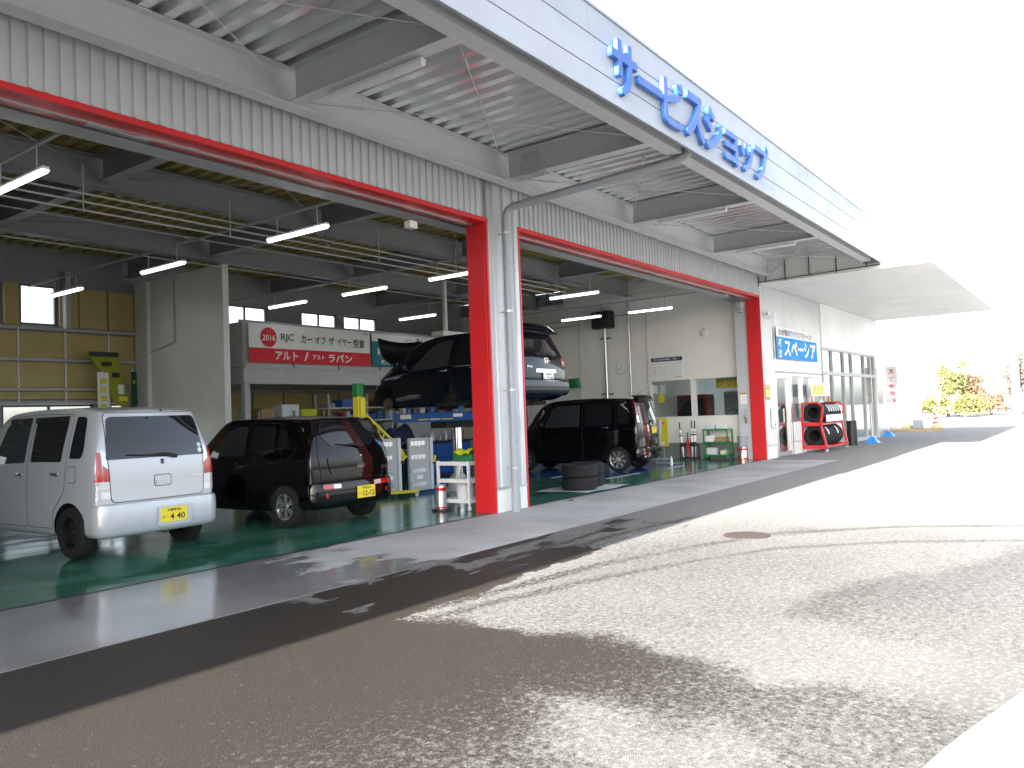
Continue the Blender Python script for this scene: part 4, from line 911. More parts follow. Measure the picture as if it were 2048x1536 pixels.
sp.sides('side_window', [(.72, 1.09), (1.36, 1.07), (1.36, 1.56), (.70, 1.55)], 'cardglass', r=.03, off=.010)
sp.sides('side_window', [(1.50, 1.065), (2.42, 1.05), (2.22, 1.50), (2.05, 1.56), (1.50, 1.57)], 'cardglass2', r=.03, off=.010)
sp.sides('side_window', [(.28, 1.12), (.54, 1.10), (.56, 1.55), (.34, 1.53)], 'cardglass', r=.03, off=.006)
sp.mirror(2.45, 1.12)
MB().tube([(.1, .42, 1.70), (.1, .40, 1.73), (.1, .18, 1.88)], [.016, .006, .003], 6).build('antenna', 'black', sp.root, world=False)

# ---- navy hatchback on the lift, bonnet open, wheels off
w_ = .845
ft_st = [(0, .36, .98, 1.43, .77, .80, .57), (.06, .30, .98, 1.46, .82, .83, .61), (.35, .24, .97, 1.495, .835, w_, .63), (.85, .2, .95, 1.505, w_, w_, .61), (1.45, .2, .93, 1.52, w_, w_, .62), (2.05, .2, .91, 1.505, w_, w_, .61),
         (2.5, .2, .89, 1.44, w_, w_, .59), (3.12, .2, .84, .99, w_, w_-.01, .70), (3.4, .22, .78, .90, .83, .82, .68), (3.72, .26, .62, .78, .78, .77, .62), (3.86, .3, .54, .68, .70, .70, .55)]
ft = Car('raised_hatchback', 'dark navy hatchback raised on the blue lift with bonnet open and wheels off', (2.72, .82), R(0.5), ft_st, ([.3, .62, .98, 1.5], [.05, .0, .04, .20]), plan=.08, crown=.02,
         paint='paint_navy', wheels=[(-.73, .70, .29), (.73, .70, .29), (-.73, 3.2, .29), (.73, 3.2, .29)], lift=1.40, arch=.33)
ft.by = .02
ft.bumper(.32, .62, .36, .825, out=.04)
tg = ft.patch('tailgate', 'rear', [(-.62, .635), (.62, .635), (.66, 1.0), (.52, 1.42), (-.52, 1.42), (-.66, 1.0)], 'paint_navy', r=.06, off=.006, thick=.01)
ft.patch('tailgate_gap', 'rear', grow([(-.62, .635), (.62, .635), (.66, 1.0), (.52, 1.42), (-.52, 1.42), (-.66, 1.0)], .008), 'gap', r=.06, off=.002, parent=tg)
ft.patch('rear_window', 'rear', [(-.56, 1.02), (.56, 1.02), (.50, 1.37), (-.50, 1.37)], 'cardglass', r=.06, off=.012, thick=.004)
ft.patch('roof_spoiler', 'rear', [(-.55, 1.385), (.55, 1.385), (.53, 1.475), (-.53, 1.475)], 'paint_navy', r=.02, off=.15, thick=.15, sp=.05)
for sg in (-1, 1):
    X0 = lambda a: [(sg*p, q) for p, q in a]
    lp = ft.patch('tail_lamp', 'rear', X0([(ft.edge(.84, .2)-.02, .84), (.62, .86), (.64, 1.02), (ft.edge(1.05, .25)-.015, 1.05)]), 'lampred', r=.02, off=.012, thick=.02, sp=.03)
    ft.patch('lamp_lens', 'rear', X0([(.74, .89), (.66, .90), (.66, .95), (.74, .945)]), 'lampclear', r=.01, off=.016, thick=.004, sp=.03, parent=lp)
ft.patch('gate_garnish', 'rear', [(-.30, .73), (.36, .73), (.34, .79), (-.28, .79)], 'chrome', r=.02, off=.016, thick=.012)
ft.plate(.06, ft.cast('rear', .06, 2.04)[0].y-.03, .645, 'platewhite', '宇都宮501', '5 94', 'さ', ink='plategreen')
hx, hz = .06, .93+1.40; hy_ = ft.cast('rear', hx, hz)[0].y-.01
mb = MB().bar((hx-.035, hy_, hz-.04), (hx-.045, hy_, hz+.045), .014, .008).bar((hx+.035, hy_, hz-.04), (hx+.045, hy_, hz+.045), .014, .008).bar((hx-.036, hy_, hz), (hx+.036, hy_, hz), .008, .012)
mb.box((hx-.065, hy_, hz-.06), (hx+.065, hy_+.004, hz-.052)).box((hx-.065, hy_, hz+.055), (hx+.065, hy_+.004, hz+.062)).build('emblem', 'chrome', ft.root, world=False)
text('badge', 'Fit', (-.44, ft.cast('rear', -.44, 2.23)[0].y-.012, .83+1.40), (1, 0, 0), (0, 0, 1), .16, .035, 'chrome', ft.root, depth=.004, world=False)
ft.wiper((.30, 1.02), (-.28, 1.06))
ft.door([(1.48, .28), (1.06, .28), (1.02, .50), (.86, .70), (.70, .95), (.84, 1.40), (1.48, 1.45)], (.98, .86), 'chrome')
ft.door([(1.50, .28), (2.62, .28), (2.72, .84), (2.16, 1.36), (1.86, 1.44), (1.50, 1.455)], (1.66, .84), 'chrome')
ft.sides('side_window', [(.92, .96), (1.43, .93), (1.43, 1.39), (.96, 1.35)], 'cardglass', r=.03, off=.010)
ft.sides('side_window', [(1.55, .925), (2.52, .875), (2.08, 1.29), (1.80, 1.39), (1.55, 1.395)], 'cardglass2', r=.03, off=.010)
ft.mirror(2.55, .95)
ft.sides('head_lamp', [(3.28, .68), (3.62, .60), (3.60, .70), (3.30, .80)], 'lampclear', r=.03, off=.006)
MB().tube([(.12, .55, 2.88), (.12, .50, 2.92), (.12, .22, 3.08)], [.016, .006, .003], 6).build('antenna', 'black', ft.root, world=False)
for sx in (-1, 1):
    for yy in (.70, 3.2):
        MB().lathe([(.05, -.10*sx), (.05, -.02*sx), (.12, -.02*sx), (.12, .0), (.065, .0), (.06, .035*sx), (.02, .04*sx)], 20, (sx*.74, yy, 1.40+.29), 'X').build('brake_hub', 'discgrey', ft.root, sm=R(40), world=False)
def hoodz(a, b): return .07*math.sin(math.pi*a)+.10*math.sin(math.pi*min(b, 1))-.12*b**4
hd = grid_sheet('bonnet', (-.64, 2.98, 2.40), (1.28, 0, 0), (0, .60, .52), 10, 8, 'bonnetblack', ft.root, disp=lambda a, b: -hoodz(a, b), thick=.02, world=False)
box('engine_block', (-.4, 3.1, 2.1), (.4, 3.6, 2.28), 'underbody', ft.root, world=False)
MB().tube([(.3, .2, 1.60), (.3, 1.5, 1.62), (.1, 2.6, 1.58)], .035, 8).build('exhaust', 'discgrey', ft.root, world=False)
MB().box((-.5, .5, 1.56), (.5, .9, 1.66)).build('rear_axle', 'underbody', ft.root, world=False)

# ---- white car beside the camera
wc = Car('white_car', 'white car whose rounded corner shows at the lower right edge', (-8.42, -7.30), R(-118), [(y, a-.05, b, c, d, e, f) for (y, a, b, c, d, e, f) in
         [(0, .35, .70, .82, .70, .70, .52), (.06, .3, .72, .86, .76, .76, .62), (.35, .25, .78, .92, .82, .82, .70), (.8, .2, .84, .98, .84, .84, .70), (1.1, .2, .9, 1.06, .845, .84, .70), (1.7, .2, .93, 1.42, .845, .845, .60),
          (2.3, .2, .95, 1.48, .845, .845, .61), (3.0, .2, .97, 1.47, .845, .845, .6), (3.5, .22, .98, 1.42, .84, .84, .58), (3.78, .28, .95, 1.2, .82, .82, .6), (3.86, .33, .9, 1.05, .76, .76, .56)]], ([.3, 1.5], [0, .1]), plan=.16, paint='paint_white',
         wheels=[(-.73, .75, .29), (.73, .75, .29), (-.73, 3.1, .29), (.73, 3.1, .29)], arch=.33)
for sx in (-1, 1):
    for yy in (.75, 3.1): wc.wheel(sx*.74, yy, .29, 'steel', rt_=.29)
wc.sides('side_window', [(1.6, .98), (2.3, .99), (2.3, 1.38), (1.85, 1.36)], 'cardglass', off=.008); wc.sides('side_window', [(2.38, .99), (3.3, 1.0), (3.1, 1.36), (2.38, 1.38)], 'cardglass', off=.008)
wc.sides('head_lamp', [(.25, .62), (.5, .66), (.45, .76), (.22, .72)], 'lampclear', r=.02, off=.006)
wc.mirror(1.75, 1.0)
# ------------------------------------------------------------------ fascia sign letters
FX, FZ = (1, 0, 0), (0, 0, 1)
sg_ = thing('fascia_sign', 'row of raised blue katakana letters on the white canopy fascia', 'sign', (.9, -3.05, 5.1))
xs0 = -1.62; step = .625
for i, ch in enumerate('サービスショップ'):
    cx = xs0+.29+i*step
    w, h = (.58, .61)
    zc = 5.115
    if ch == 'ー': w, h = .60, .10
    if ch == 'ョ': w, h, zc = .46, .45, 5.035
    if ch == 'ッ': w, h, zc = .52, .45, 5.035
    if ch == 'プ': w = .62
    of = {'プ': .017, 'ビ': .020, 'ョ': .022, 'ッ': .022, 'シ': .026}.get(ch, .028)
    o = text('letter', ch, (cx, -3.060, zc), FX, FZ, w, h, 'signedge_lit', sg_, depth=.05, off=of)
    text('letter_face', ch, (cx, -3.0885, zc), FX, FZ, w, h, 'signblue', o, depth=.006, off=of)
    o2 = text('letter_return', ch, (cx, -3.0335, zc), FX, FZ, w*1.0, h*1.0, 'signedge_lit', o, depth=.0, off=.012) if False else None

# ------------------------------------------------------------------ strip lights
def strip(x, y0, y1, z, on, label, group):
    t = thing('strip_light', label, 'light', (x, (y0+y1)/2, z+.1), group=group)
    MB().box((x-.035, y0, z+.035), (x+.035, y1, z+.07)).build('housing', 'white', t, bev=.004)
    mb = MB(); n = 10; pr = [(-.04+.08*i/n, -.042*math.sin(math.pi*i/n)) for i in range(n+1)]
    vs_ = [(x+a, y0+.005, z+.034+b) for a, b in pr]+[(x+a, y1-.005, z+.034+b) for a, b in pr]
    mb.add(vs_, [(i, i+1, n+2+i, n+1+i) for i in range(n)]+[tuple(range(n+1)), tuple(range(n+1, 2*n+2))]); mb.build('tube', 'tube_on' if on else 'tube_off', t, sm=R(50))
    for yy in (y0+.2, y1-.2): MB().bar((x, yy, z+.07), (x, yy, z+.13 if not on else z+.32), .012).build('hanger', 'steelgrey', t)
    return t
gi = 'lit strip lights hung inside the garage'
desc = {-5.44: 'front-most row at the left', -2.0: 'row above the black hatchback', 2.1: 'row above the raised car', 6.0: 'row above the van', 9.85: 'row nearest the right wall'}
orders = ['nearest the doorway', 'in the middle', 'farthest from the doorway']
for xx, ys_ in {-5.44: [(1.22, 2.47), (4.4, 5.65)], -2.0: [(1.05, 2.3), (4.43, 5.68), (7.75, 9.0)], 2.1: [(1.71, 2.96), (4.1, 5.35), (6.52, 7.77)], 6.0: [(1.58, 2.83), (6.31, 7.55)], 9.85: [(1.65, 2.9), (3.75, 5.0)]}.items():
    for k, (a, b) in enumerate(ys_):
        strip(xx, a, b, 3.97, True, f'lit white strip light {orders[k if k < len(ys_)-1 or len(ys_) == 3 else 2] if len(ys_) != 2 else orders[k*2]}, {desc[xx]}', gi)
    r_ = MB().bar((xx, .9, 4.30), (xx, 9.9, 4.30), .03); 
    r_.build('light_rail', 'steelgrey', G)
go = 'unlit strip lights under the canopy'
for xx, d in ((-3.62, 'nearest the camera'), (3.82, 'past the downpipe, middle one'), (7.55, 'farthest, close to the white slab canopy')): strip(xx, -2.2, -.95, 4.66, False, 'unlit white strip light under a canopy beam, '+d, go)

# ------------------------------------------------------------------ mezzanine and its banners
M = thing('storage_mezzanine', 'grey steel storage mezzanine with panelled railing at the back of the garage', 'mezzanine', (6, 8.5, 0))
MB().box((1.2, 7.5, 2.27), (11.78, 10.05, 2.32)).box((1.2, 7.50, 2.3201), (11.78, 7.56, 2.62)).box((1.2, 7.561, 2.3201), (1.26, 10.05, 2.62)).build('deck', 'steelgrey', M)
MB().box((1.2, 7.46, 2.60), (11.78, 7.499, 2.63)).box((1.2, 7.46, 2.27), (11.78, 7.499, 2.30)).build('edge_flange', 'steelgrey', M)
for i, xa in enumerate(np.arange(1.2, 11.6, 1.32)): box('railing_panel', (xa+.005, 7.50, 2.635), (min(xa+1.315, 11.75), 7.53, 3.60), 'steelgrey', M, bev=.003)
for yy in (7.54, 8.4, 9.25): box('railing_panel', (1.2, yy, 2.635), (1.23, yy+.82, 3.60), 'steelgrey', M, bev=.003)
for xx in (1.25, 2.52, 3.84, 5.2, 6.5): MB().bar((xx, 7.47, 2.63), (xx, 7.47, 2.78), .04).build('railing_bracket', 'steelgrey', M)
for xx in (1.28, 6.0, 11.6): MB().bar((xx, 7.56, 0), (xx, 7.56, 2.265), .13).build('post', 'steelgrey', M)
MB().bar((1.3, 7.6, 2.2), (2.3, 9.9, .1), .05).build('brace', 'steelgrey', M)
MB().bar((1.15, 7.56, 3.62), (11.7, 7.56, 3.62), .05).build('top_rail', 'beamdark', M)
def wavy(k, amp, ph=0): return lambda a, b: amp*math.sin(k*math.pi*a+ph)*(.4+.6*(1-b))
def banner(name, label, x0, x1, z0, z1, y, zs, mt, mb_, wv):
    t = thing(name, label, 'banner', ((x0+x1)/2, y, z0)); d = wavy(*wv)
    grid_sheet('upper_cloth', (x0, y, zs), (x1-x0, 0, 0), (0, 0, z1-zs), 24, 4, mt, t, disp=lambda a, b: d(a, .5+.5*b))
    grid_sheet('lower_cloth', (x0, y, z0), (x1-x0, 0, 0), (0, 0, zs-z0), 24, 4, mb_, t, disp=lambda a, b: d(a, .5*b))
    def warp(P):
        a = (P[:, 0]-x0)/(x1-x0); b = (P[:, 2]-z0)/(z1-z0); P = P.copy()
        P[:, 1] -= np.array([d(i, j) for i, j in zip(a, np.clip(b, 0, 1))])+.006
        return P
    return t, warp
b1, wp = banner('award_banner', 'white and red award banner tied to the mezzanine railing', 1.27, 4.76, 2.73, 3.57, 7.40, 3.045, 'cloth_white', 'cloth_red', (5, .02))
n = 28; me = bpy.data.meshes.new('badge_disc'); cx, cz = 1.77, 3.28
vs_ = [(cx, 7.398, cz)]+[(cx+.215*math.cos(t), 7.398, cz+.215*math.sin(t)) for t in [2*math.pi*k/n for k in range(n)]]
P_ = wp(np.array(vs_)); me.from_pydata(P_.tolist(), [], [(0, 1+k, 1+(k+1) % n) for k in range(n)]); mesh_obj('badge_disc', me, 'cloth_red', b1)
def bt(s, x, z, w, h, m, off=.0, y=7.396): return text('lettering', s, (x, y, z), FX, FZ, w, h, m, b1, off=off, warp=wp)
bt('2016', 1.77, 3.27, .34, .13, 'inkwhite', .01, 7.392); bt('RJC', 2.28, 3.29, .36, .20, 'plategreen', .012)
bt('カー', 2.80, 3.29, .30, .19, 'ink', .012); bt('オブ', 3.20, 3.29, .32, .19, 'ink', .012); bt('ザ', 3.54, 3.285, .16, .18, 'ink', .012); bt('イヤー', 3.94, 3.28, .42, .18, 'ink', .012); bt('受賞', 4.38, 3.26, .36, .21, 'ink', .012)
bt('SUZUKI', 4.60, 3.52, .22, .035, 'ink', .01); bt('アルト', 2.25, 2.895, .62, .19, 'inkwhite', .02); bt('/', 2.78, 2.895, .12, .20, 'inkwhite', .02); bt('アルト', 3.13, 2.89, .36, .11, 'inkwhite', .02); bt('ラパン', 3.80, 2.885, .72, .19, 'inkwhite', .02)
b2, wp2 = banner('teal_banner', 'teal and white banner on the mezzanine railing, half hidden by the raised car', 4.83, 8.6, 2.73, 3.55, 7.41, 3.36, 'cloth_white', 'cloth_teal', (4, .03, 1))
for s_, x_, z_, w__, h_ in (('新型', 5.22, 3.10, .44, .22), ('新世代四', 5.42, 2.84, .62, .12), ('ソリオ', 6.7, 3.05, .9, .26)): text('lettering', s_, (x_, 7.405, z_), FX, FZ, w__, h_, 'inkwhite', b2, off=.02, warp=wp2)
text('lettering', 'い、楽しい', (6.5, 7.405, 3.46), FX, FZ, .9, .11, 'cloth_teal', b2, off=.01, warp=wp2)
# goods on the mezzanine
for i, (x_, w__, h_, m_) in enumerate(((2.0, .4, 1.15, 'cardboard'), (6.2, .7, 1.25, 'cardboard'), (7.4, .9, 1.35, 'plastictub'))):
    box('storage_carton', (x_, 8.6, 2.322), (x_+w__, 9.2, 2.32+h_), m_, None, bev=.01); bpy.data.objects[-1] if False else None
    o = [q for q in COL.objects if q.name.startswith('storage_carton')][-1]
    tag(o, ['narrow brown carton on the mezzanine by its left end', 'brown carton on the mezzanine behind the teal banner', 'pale tall box on the mezzanine behind the raised car'][i], 'box')
# ceiling fan coil under the roof by the raised car
t = thing('ceiling_heater', 'white box heater hanging from a pole above the raised car', 'heater', (5.6, 5.6, 3.2))
box('case', (5.25, 5.4, 3.34), (6.3, 5.8, 3.47), 'white', t, bev=.02); MB().bar((5.55, 5.6, 3.47), (5.55, 5.6, 4.72), .08).build('pole', 'white', t)

# flags stored in the back corner
def stored_flag(label, pts, mm, marks):
    pts = [(p[0]-.28, p[1], p[2]) for p in pts]; marks = [(q[0]-.28,)+q[1:] for q in marks]
    t = thing('stored_flag', label, 'flag', (pts[0][0], pts[0][1], 0)); n = len(pts); x_ = sum(p[0] for p in pts)/n
    MB().prism(pts, (0, .012, 0)).build('cloth', mm, t); MB().tube([(x_, pts[0][1]+.05, 0), (x_, pts[0][1]+.05, max(p[2] for p in pts)+.05)], .012, 6).build('pole', 'platewhite', t)
    for (a, b, w__, h_, m2) in marks: MB().box((a-w__/2, pts[0][1]-.006, b-h_/2), (a+w__/2, pts[0][1]-.002, b+h_/2)).build('print', m2, t)
mat('limecloth', (.28, .31, .02), .8); mat('darkgreen', (.01, .05, .03), .8)
stored_flag('lime and black flag leaning in the back corner, top edge black', [(-.75, 9.62, 3.0), (-.1, 9.62, 3.02), (.12, 9.62, 1.9), (-.18, 9.62, 1.9), (-.45, 9.62, 2.6)], 'limecloth', [(-.40, 2.98, .62, .10, 'black'), (-.35, 2.78, .22, .09, 'ink'), (-.16, 2.55, .16, .10, 'ink'), (-.05, 2.25, .12, .2, 'platewhite'), (.0, 2.05, .2, .10, 'yellow')])
stored_flag('white narrow flag with yellow squares in the back corner', [(-.58, 9.56, 2.6), (-.34, 9.56, 2.6), (-.32, 9.56, 1.5), (-.56, 9.56, 1.5)], 'cloth_white', [(-.45, 2.42, .13, .12, 'yellow'), (-.45, 2.24, .13, .12, 'yellow'), (-.45, 2.06, .13, .12, 'yellow'), (-.45, 1.88, .13, .12, 'yellow')])
stored_flag('dark green rolled flag in the back corner by the wing wall', [(.12, 9.52, 2.62), (.24, 9.52, 2.62), (.26, 9.52, 1.4), (.12, 9.52, 1.4)], 'darkgreen', [(.18, 2.4, .05, .08, 'limecloth')])
# ------------------------------------------------------------------ car lift
Lf = thing('car_lift', 'blue in-ground lift with polished piston carrying the navy car', 'car lift', (2.72, 3.0, 0))
for sx in (-1, 1):
    b_ = MB().box((2.72+sx*.62-.09, 1.95, 1.33), (2.72+sx*.62+.09, 3.95, 1.50)).build('lift_beam', 'bluepaint', Lf, bev=.008)
    for yy in (2.3, 3.0, 3.6): MB().lathe([(.05, 0), (.05, .1), (.07, .1), (.07, .125)], 12, (2.72+sx*.62, yy, 1.50)).build('lift_pad', 'bluepaint', Lf)
    if sx < 0:
        for y_, w__, h_, s_ in ((3.6, .28, .08, None), (2.3, .22, .06, None)): box('sticker', (2.005, y_-w__/2, 1.415-h_/2+.02), (2.009, y_+w__/2, 1.415+h_/2+.02), 'platewhite', b_)
        for y_, mm in ((3.15, 'plateyellow'), (2.55, 'plateyellow'), (2.85, 'platewhite')): box('sticker', (2.006, y_-.13, 1.365), (2.009, y_+.13, 1.385), mm, b_)
MB().box((2.2, 2.75, 1.20), (3.24, 3.15, 1.325)).build('cross_member', 'underbody', Lf, bev=.01)
MB().lathe([(.10, .0), (.10, 1.2)], 28, (2.72, 2.95, 0)).build('piston', 'chrome', Lf, sm=R(40))
MB().lathe([(.30, 0), (.30, .02), (.22, .05), (.13, .3), (.105, .32)], 24, (2.72, 2.95, 0)).build('piston_collar', 'steelgrey', Lf, sm=R(40))

# ------------------------------------------------------------------ infrared paint dryer
D = thing('paint_dryer', 'yellow infrared paint dryer on a stand with two grey lamp panels', 'dryer', (1.2, 3.5, 0))
MB().bar((.62, 3.4, .0+.12), (.62, 3.4, 1.82), .13).bar((.62, 3.31, 1.45), (.62, 3.31, 1.80), .10).build('mast', 'yellow', D, bev=.006)
box('mast_cap', (.55, 3.32, 1.82), (.69, 3.48, 2.05), 'green', D, bev=.01)
mb = MB()
mb.bar((.66, 3.4, 1.60), (1.45, 3.38, .98), .05, .04); mb.bar((.66, 3.4, 1.46), (1.40, 3.38, .86), .05, .04)
for k in range(6): f = k/6+.05; mb.bar((.66+.77*f, 3.39, 1.60-.61*f), (.66+.77*f-.02, 3.39, 1.46-.60*f), .02)
mb.bar((1.36, 3.38, 1.0), (1.66, 3.36, .66), .10, .15); mb.build('arm', 'yellow', D, bev=.004)
def lamp_panel(x0, x1, y0, y1, z0, z1, rot):
    p = MB().box((x0, y0, z0), (x1, y1, z1)).build('lamp_panel', 'steelgrey', D, bev=.006)
    for i, zz in enumerate(np.linspace(z0+.12, z1-.10, 4)):
        box('lamp_slot', (x0-.004 if rot else x0+.03, y0+.03 if rot else y0-.004, zz-.04), (x0-.001 if rot else x1-.12, y1-.10 if rot else y0-.001, zz+.04), 'steel', p)
        g_ = MB()
        for k in range(5):
            if rot: yk = y0+.03+(y1-y0-.13)*k/4; g_.bar((x0-.012, yk, zz-.055), (x0-.012, yk, zz+.055), .005)
            else: xk = x0+.03+(x1-x0-.15)*k/4; g_.bar((xk, y0-.012, zz-.055), (xk, y0-.012, zz+.055), .005)
        if rot: g_.bar((x0-.012, y0+.03, zz), (x0-.012, y1-.10, zz), .005)
        else: g_.bar((x0+.03, y0-.012, zz), (x1-.12, y0-.012, zz), .005)
        g_.build('lamp_grille', 'alu', p)
    if rot: box('panel_end', (x0-.03, y0-.07, z0), (x1+.02, y0-.001, z1), 'plastictub', D, bev=.008)
    else: box('panel_end', (x1+.001, y0-.03, z0), (x1+.08, y1+.02, z1), 'plastictub', D, bev=.008)
    box('label_plate', (x0+.18, y0-.006, z0+.22), (x0+.34, y0-.002, z0+.29), 'platewhite', p) if not rot else None
    return p
lamp_panel(.90, 1.36, 3.22, 3.28, .10, 1.06, False); lamp_panel(1.66, 2.20, 3.20, 3.26, .06, 1.04, False)
MB().tube([(1.44, 3.2, .62), (1.55, 3.22, .70), (1.70, 3.3, .70)], .02, 8).tube([(2.28, 3.17, .55), (2.36, 3.2, .68)], .025, 8).build('handle', 'yellow', D, sm=R(50))
MB().lathe([(.02, -.03), (.02, .03)], 10, (1.44, 3.16, .62), 'Y').lathe([(.02, -.03), (.02, .03)], 10, (2.27, 3.14, .55), 'Y').build('knob', 'black', D)
MB().bar((.62, 3.4, .10), (1.55, 2.9, .10), .07, .05).bar((.62, 3.4, .10), (1.2, 4.1, .10), .07, .05).bar((.3, 3.4, .10), (.7, 3.4, .10), .07, .05).build('base', 'yellow', D)
for cx, cy in ((1.52, 2.92), (1.18, 4.06), (.33, 3.4)): MB().lathe([(.04, -.015), (.04, .015)], 14, (cx, cy, .04), 'Y').bar((cx, cy, .04), (cx, cy, .09), .03).build('caster', 'plastictub', D)

# ------------------------------------------------------------------ white cart, oil can
C = thing('tool_cart', 'white steel cart with three shelves beside the middle red post', 'cart', (.36, .85, 0))
cx0, cx1, cy0, cy1 = .14, .60, .55, 1.15
for a in (cx0, cx1):
    for b in (cy0, cy1): MB().bar((a, b, .09), (a, b, .74), .035).build('leg', 'white', C); MB().lathe([(.035, -.012), (.035, .012)], 12, (a, b, .035), 'X').bar((a, b, .035), (a, b, .09), .02).build('caster', 'plastictub', C)
for zz in (.14, .44, .70): MB().box((cx0-.015, cy0-.015, zz), (cx1+.015, cy1+.015, zz+.012)).box((cx0-.02, cy0-.02, zz-.03), (cx1+.02, cy0-.0155, zz+.03)).box((cx0-.02, cy0-.0154, zz-.03), (cx0-.0155, cy1+.02, zz+.03)).build('shelf', 'white', C)
o = rbox('toolbox', (.28, .60, .732), (.56, .95, .84), 'green', None, .012); tag(o, 'green plastic case on the white cart under a lime cloth', 'case')
o = grid_sheet('rag', (.18, .58, .845), (.34, 0, .03), (0, .3, .0), 10, 8, 'cloth_lime', None, disp=lambda a, b: .06*math.sin(3*a+1)-.16*max(0, .35-a)+.02*math.sin(9*b), thick=.006); tag(o, 'lime yellow cloth thrown over the green case on the cart', 'cloth')
t = thing('oil_bucket', 'white and blue plastic oil pail on the bottom shelf of the cart', 'bucket', (.36, .8, .16)); MB().lathe([(.12, 0), (.14, .26), (.146, .26), (.146, .28), (.13, .28)], 20, (.36, .82, .155)).build('pail', 'plastictub', t, sm=R(40)); text('lettering', 'M', (.30, .685, .30), FX, FZ, .06, .05, 'bluepaint', t, off=.02)
t = thing('solvent_can', 'silver metal can with red bands on the floor by the cart', 'can', (0.02, 1.02, 0)); MB().lathe([(.08, 0), (.08, .34), (.07, .36)], 24, (.02, 1.0, .03)).build('drum', 'galv', t, sm=R(40))
for zz, hh in ((.04, .025), (.30, .05)): MB().lathe([(.082, 0), (.082, hh)], 24, (.02, 1.0, zz)).build('band', 'lampred', t, sm=R(40))
MB().lathe([(.15, 0), (.14, .025)], 24, (.02, 1.0, .0)).build('tray', 'black', t, sm=R(40))
o = MB().tube([(.62, .55, .72), (.66, .5, .5), (.63, .48, .3), (.67, .5, .05)], .018, 8).build('air_hose', 'black', None, sm=R(60)); tag(o, 'black hose hanging at the right side of the white cart', 'hose')

# ------------------------------------------------------------------ shelves under the mezzanine
K = thing('parts_shelf', 'grey steel shelf full of parts boxes under the mezzanine', 'shelf', (5.8, 8.7, 0))
for xx in (4.3, 5.6, 6.9, 8.2, 9.5):
    for yy in (8.45, 8.95): MB().bar((xx, yy, 0), (xx, yy, 2.1), .04).build('upright', 'steelgrey', K)
lev = (.35, .72, 1.08, 1.42, 1.75)
for zz in lev: box('shelf_board', (4.28, 8.43, zz-.025), (9.52, 8.97, zz), 'whitewall', K)
cols = [('bxblue', (.03, .10, .30)), ('bxwhite', (.6, .62, .65)), ('bxnavy', (.012, .025, .09)), ('bxgrey', (.2, .22, .25)), ('bxred', (.3, .03, .03)), ('bxlight', (.35, .45, .6))]
for nme, c_ in cols: mat(nme, c_, .5)
rw_ = random.Random(3); ORD = {}
def ordn(k): return ['first', 'second', 'third', 'fourth', 'fifth', 'sixth', 'seventh', 'eighth', 'ninth', 'tenth', 'eleventh', 'twelfth', 'thirteenth', 'fourteenth', 'fifteenth', 'sixteenth'][k-1]
names_col = {'bxblue': 'blue', 'bxwhite': 'white', 'bxnavy': 'navy', 'bxgrey': 'grey', 'bxred': 'dark red', 'bxlight': 'pale blue'}
rowname = {0: 'bottom', 1: 'second lowest', 2: 'middle', 3: 'second highest', 4: 'top'}
for li, zz in enumerate(lev):
    xx = 4.36
    while xx < 9.4:
        wv = rw_.uniform(.05, .22); hv = rw_.uniform(.13, .27); mm = rw_.choice([c_[0] for c_ in cols])
        if li == 4: hv = rw_.uniform(.1, .34); wv = rw_.uniform(.15, .4)
        if rw_.random() < .82:
            o = box('parts_box', (xx, 8.44+rw_.uniform(0, .05), zz+.001), (min(xx+wv-.008, 9.48), 8.85, zz+hv), mm, None); kk = (mm, li); ORD[kk] = ORD.get(kk, 0)+1; tag(o, f'{ordn(ORD[kk])} {names_col[mm]} box from the left on the {rowname[li]} board of the parts shelf', 'box', 'boxes on the parts shelf')
        xx += wv
K2 = thing('side_rack', 'dark low rack of supplies behind the black hatchback, under the mezzanine', 'rack', (3.0, 8.6, 0))
for xx in (2.2, 3.2, 4.1):
    for yy in (8.4, 8.9): MB().bar((xx, yy, 0), (xx, yy, 1.7), .04).build('upright', 'beamdark', K2)
for zz in (.5, 1.0, 1.55): box('shelf_board', (2.18, 8.38, zz-.02), (4.12, 8.92, zz), 'steelgrey', K2)
for i, (xa, wa, ha, m_, lb) in enumerate(((2.3, .4, .22, 'cardboard', 'open brown carton'), (2.9, .5, .3, 'plastictub', 'bundle of pale plastic sheet'), (3.5, .45, .18, 'cloth_lime', 'small lime box'), (3.6, .3, .35, 'black', 'black bag'))):
    o = rbox('supply_box', (xa, 8.45, 1.551), (xa+wa, 8.85, 1.55+ha), m_, None, .02)
    if i == 3: o.location.z = -.55
    tag(o, lb+' on the dark rack under the mezzanine', 'box')
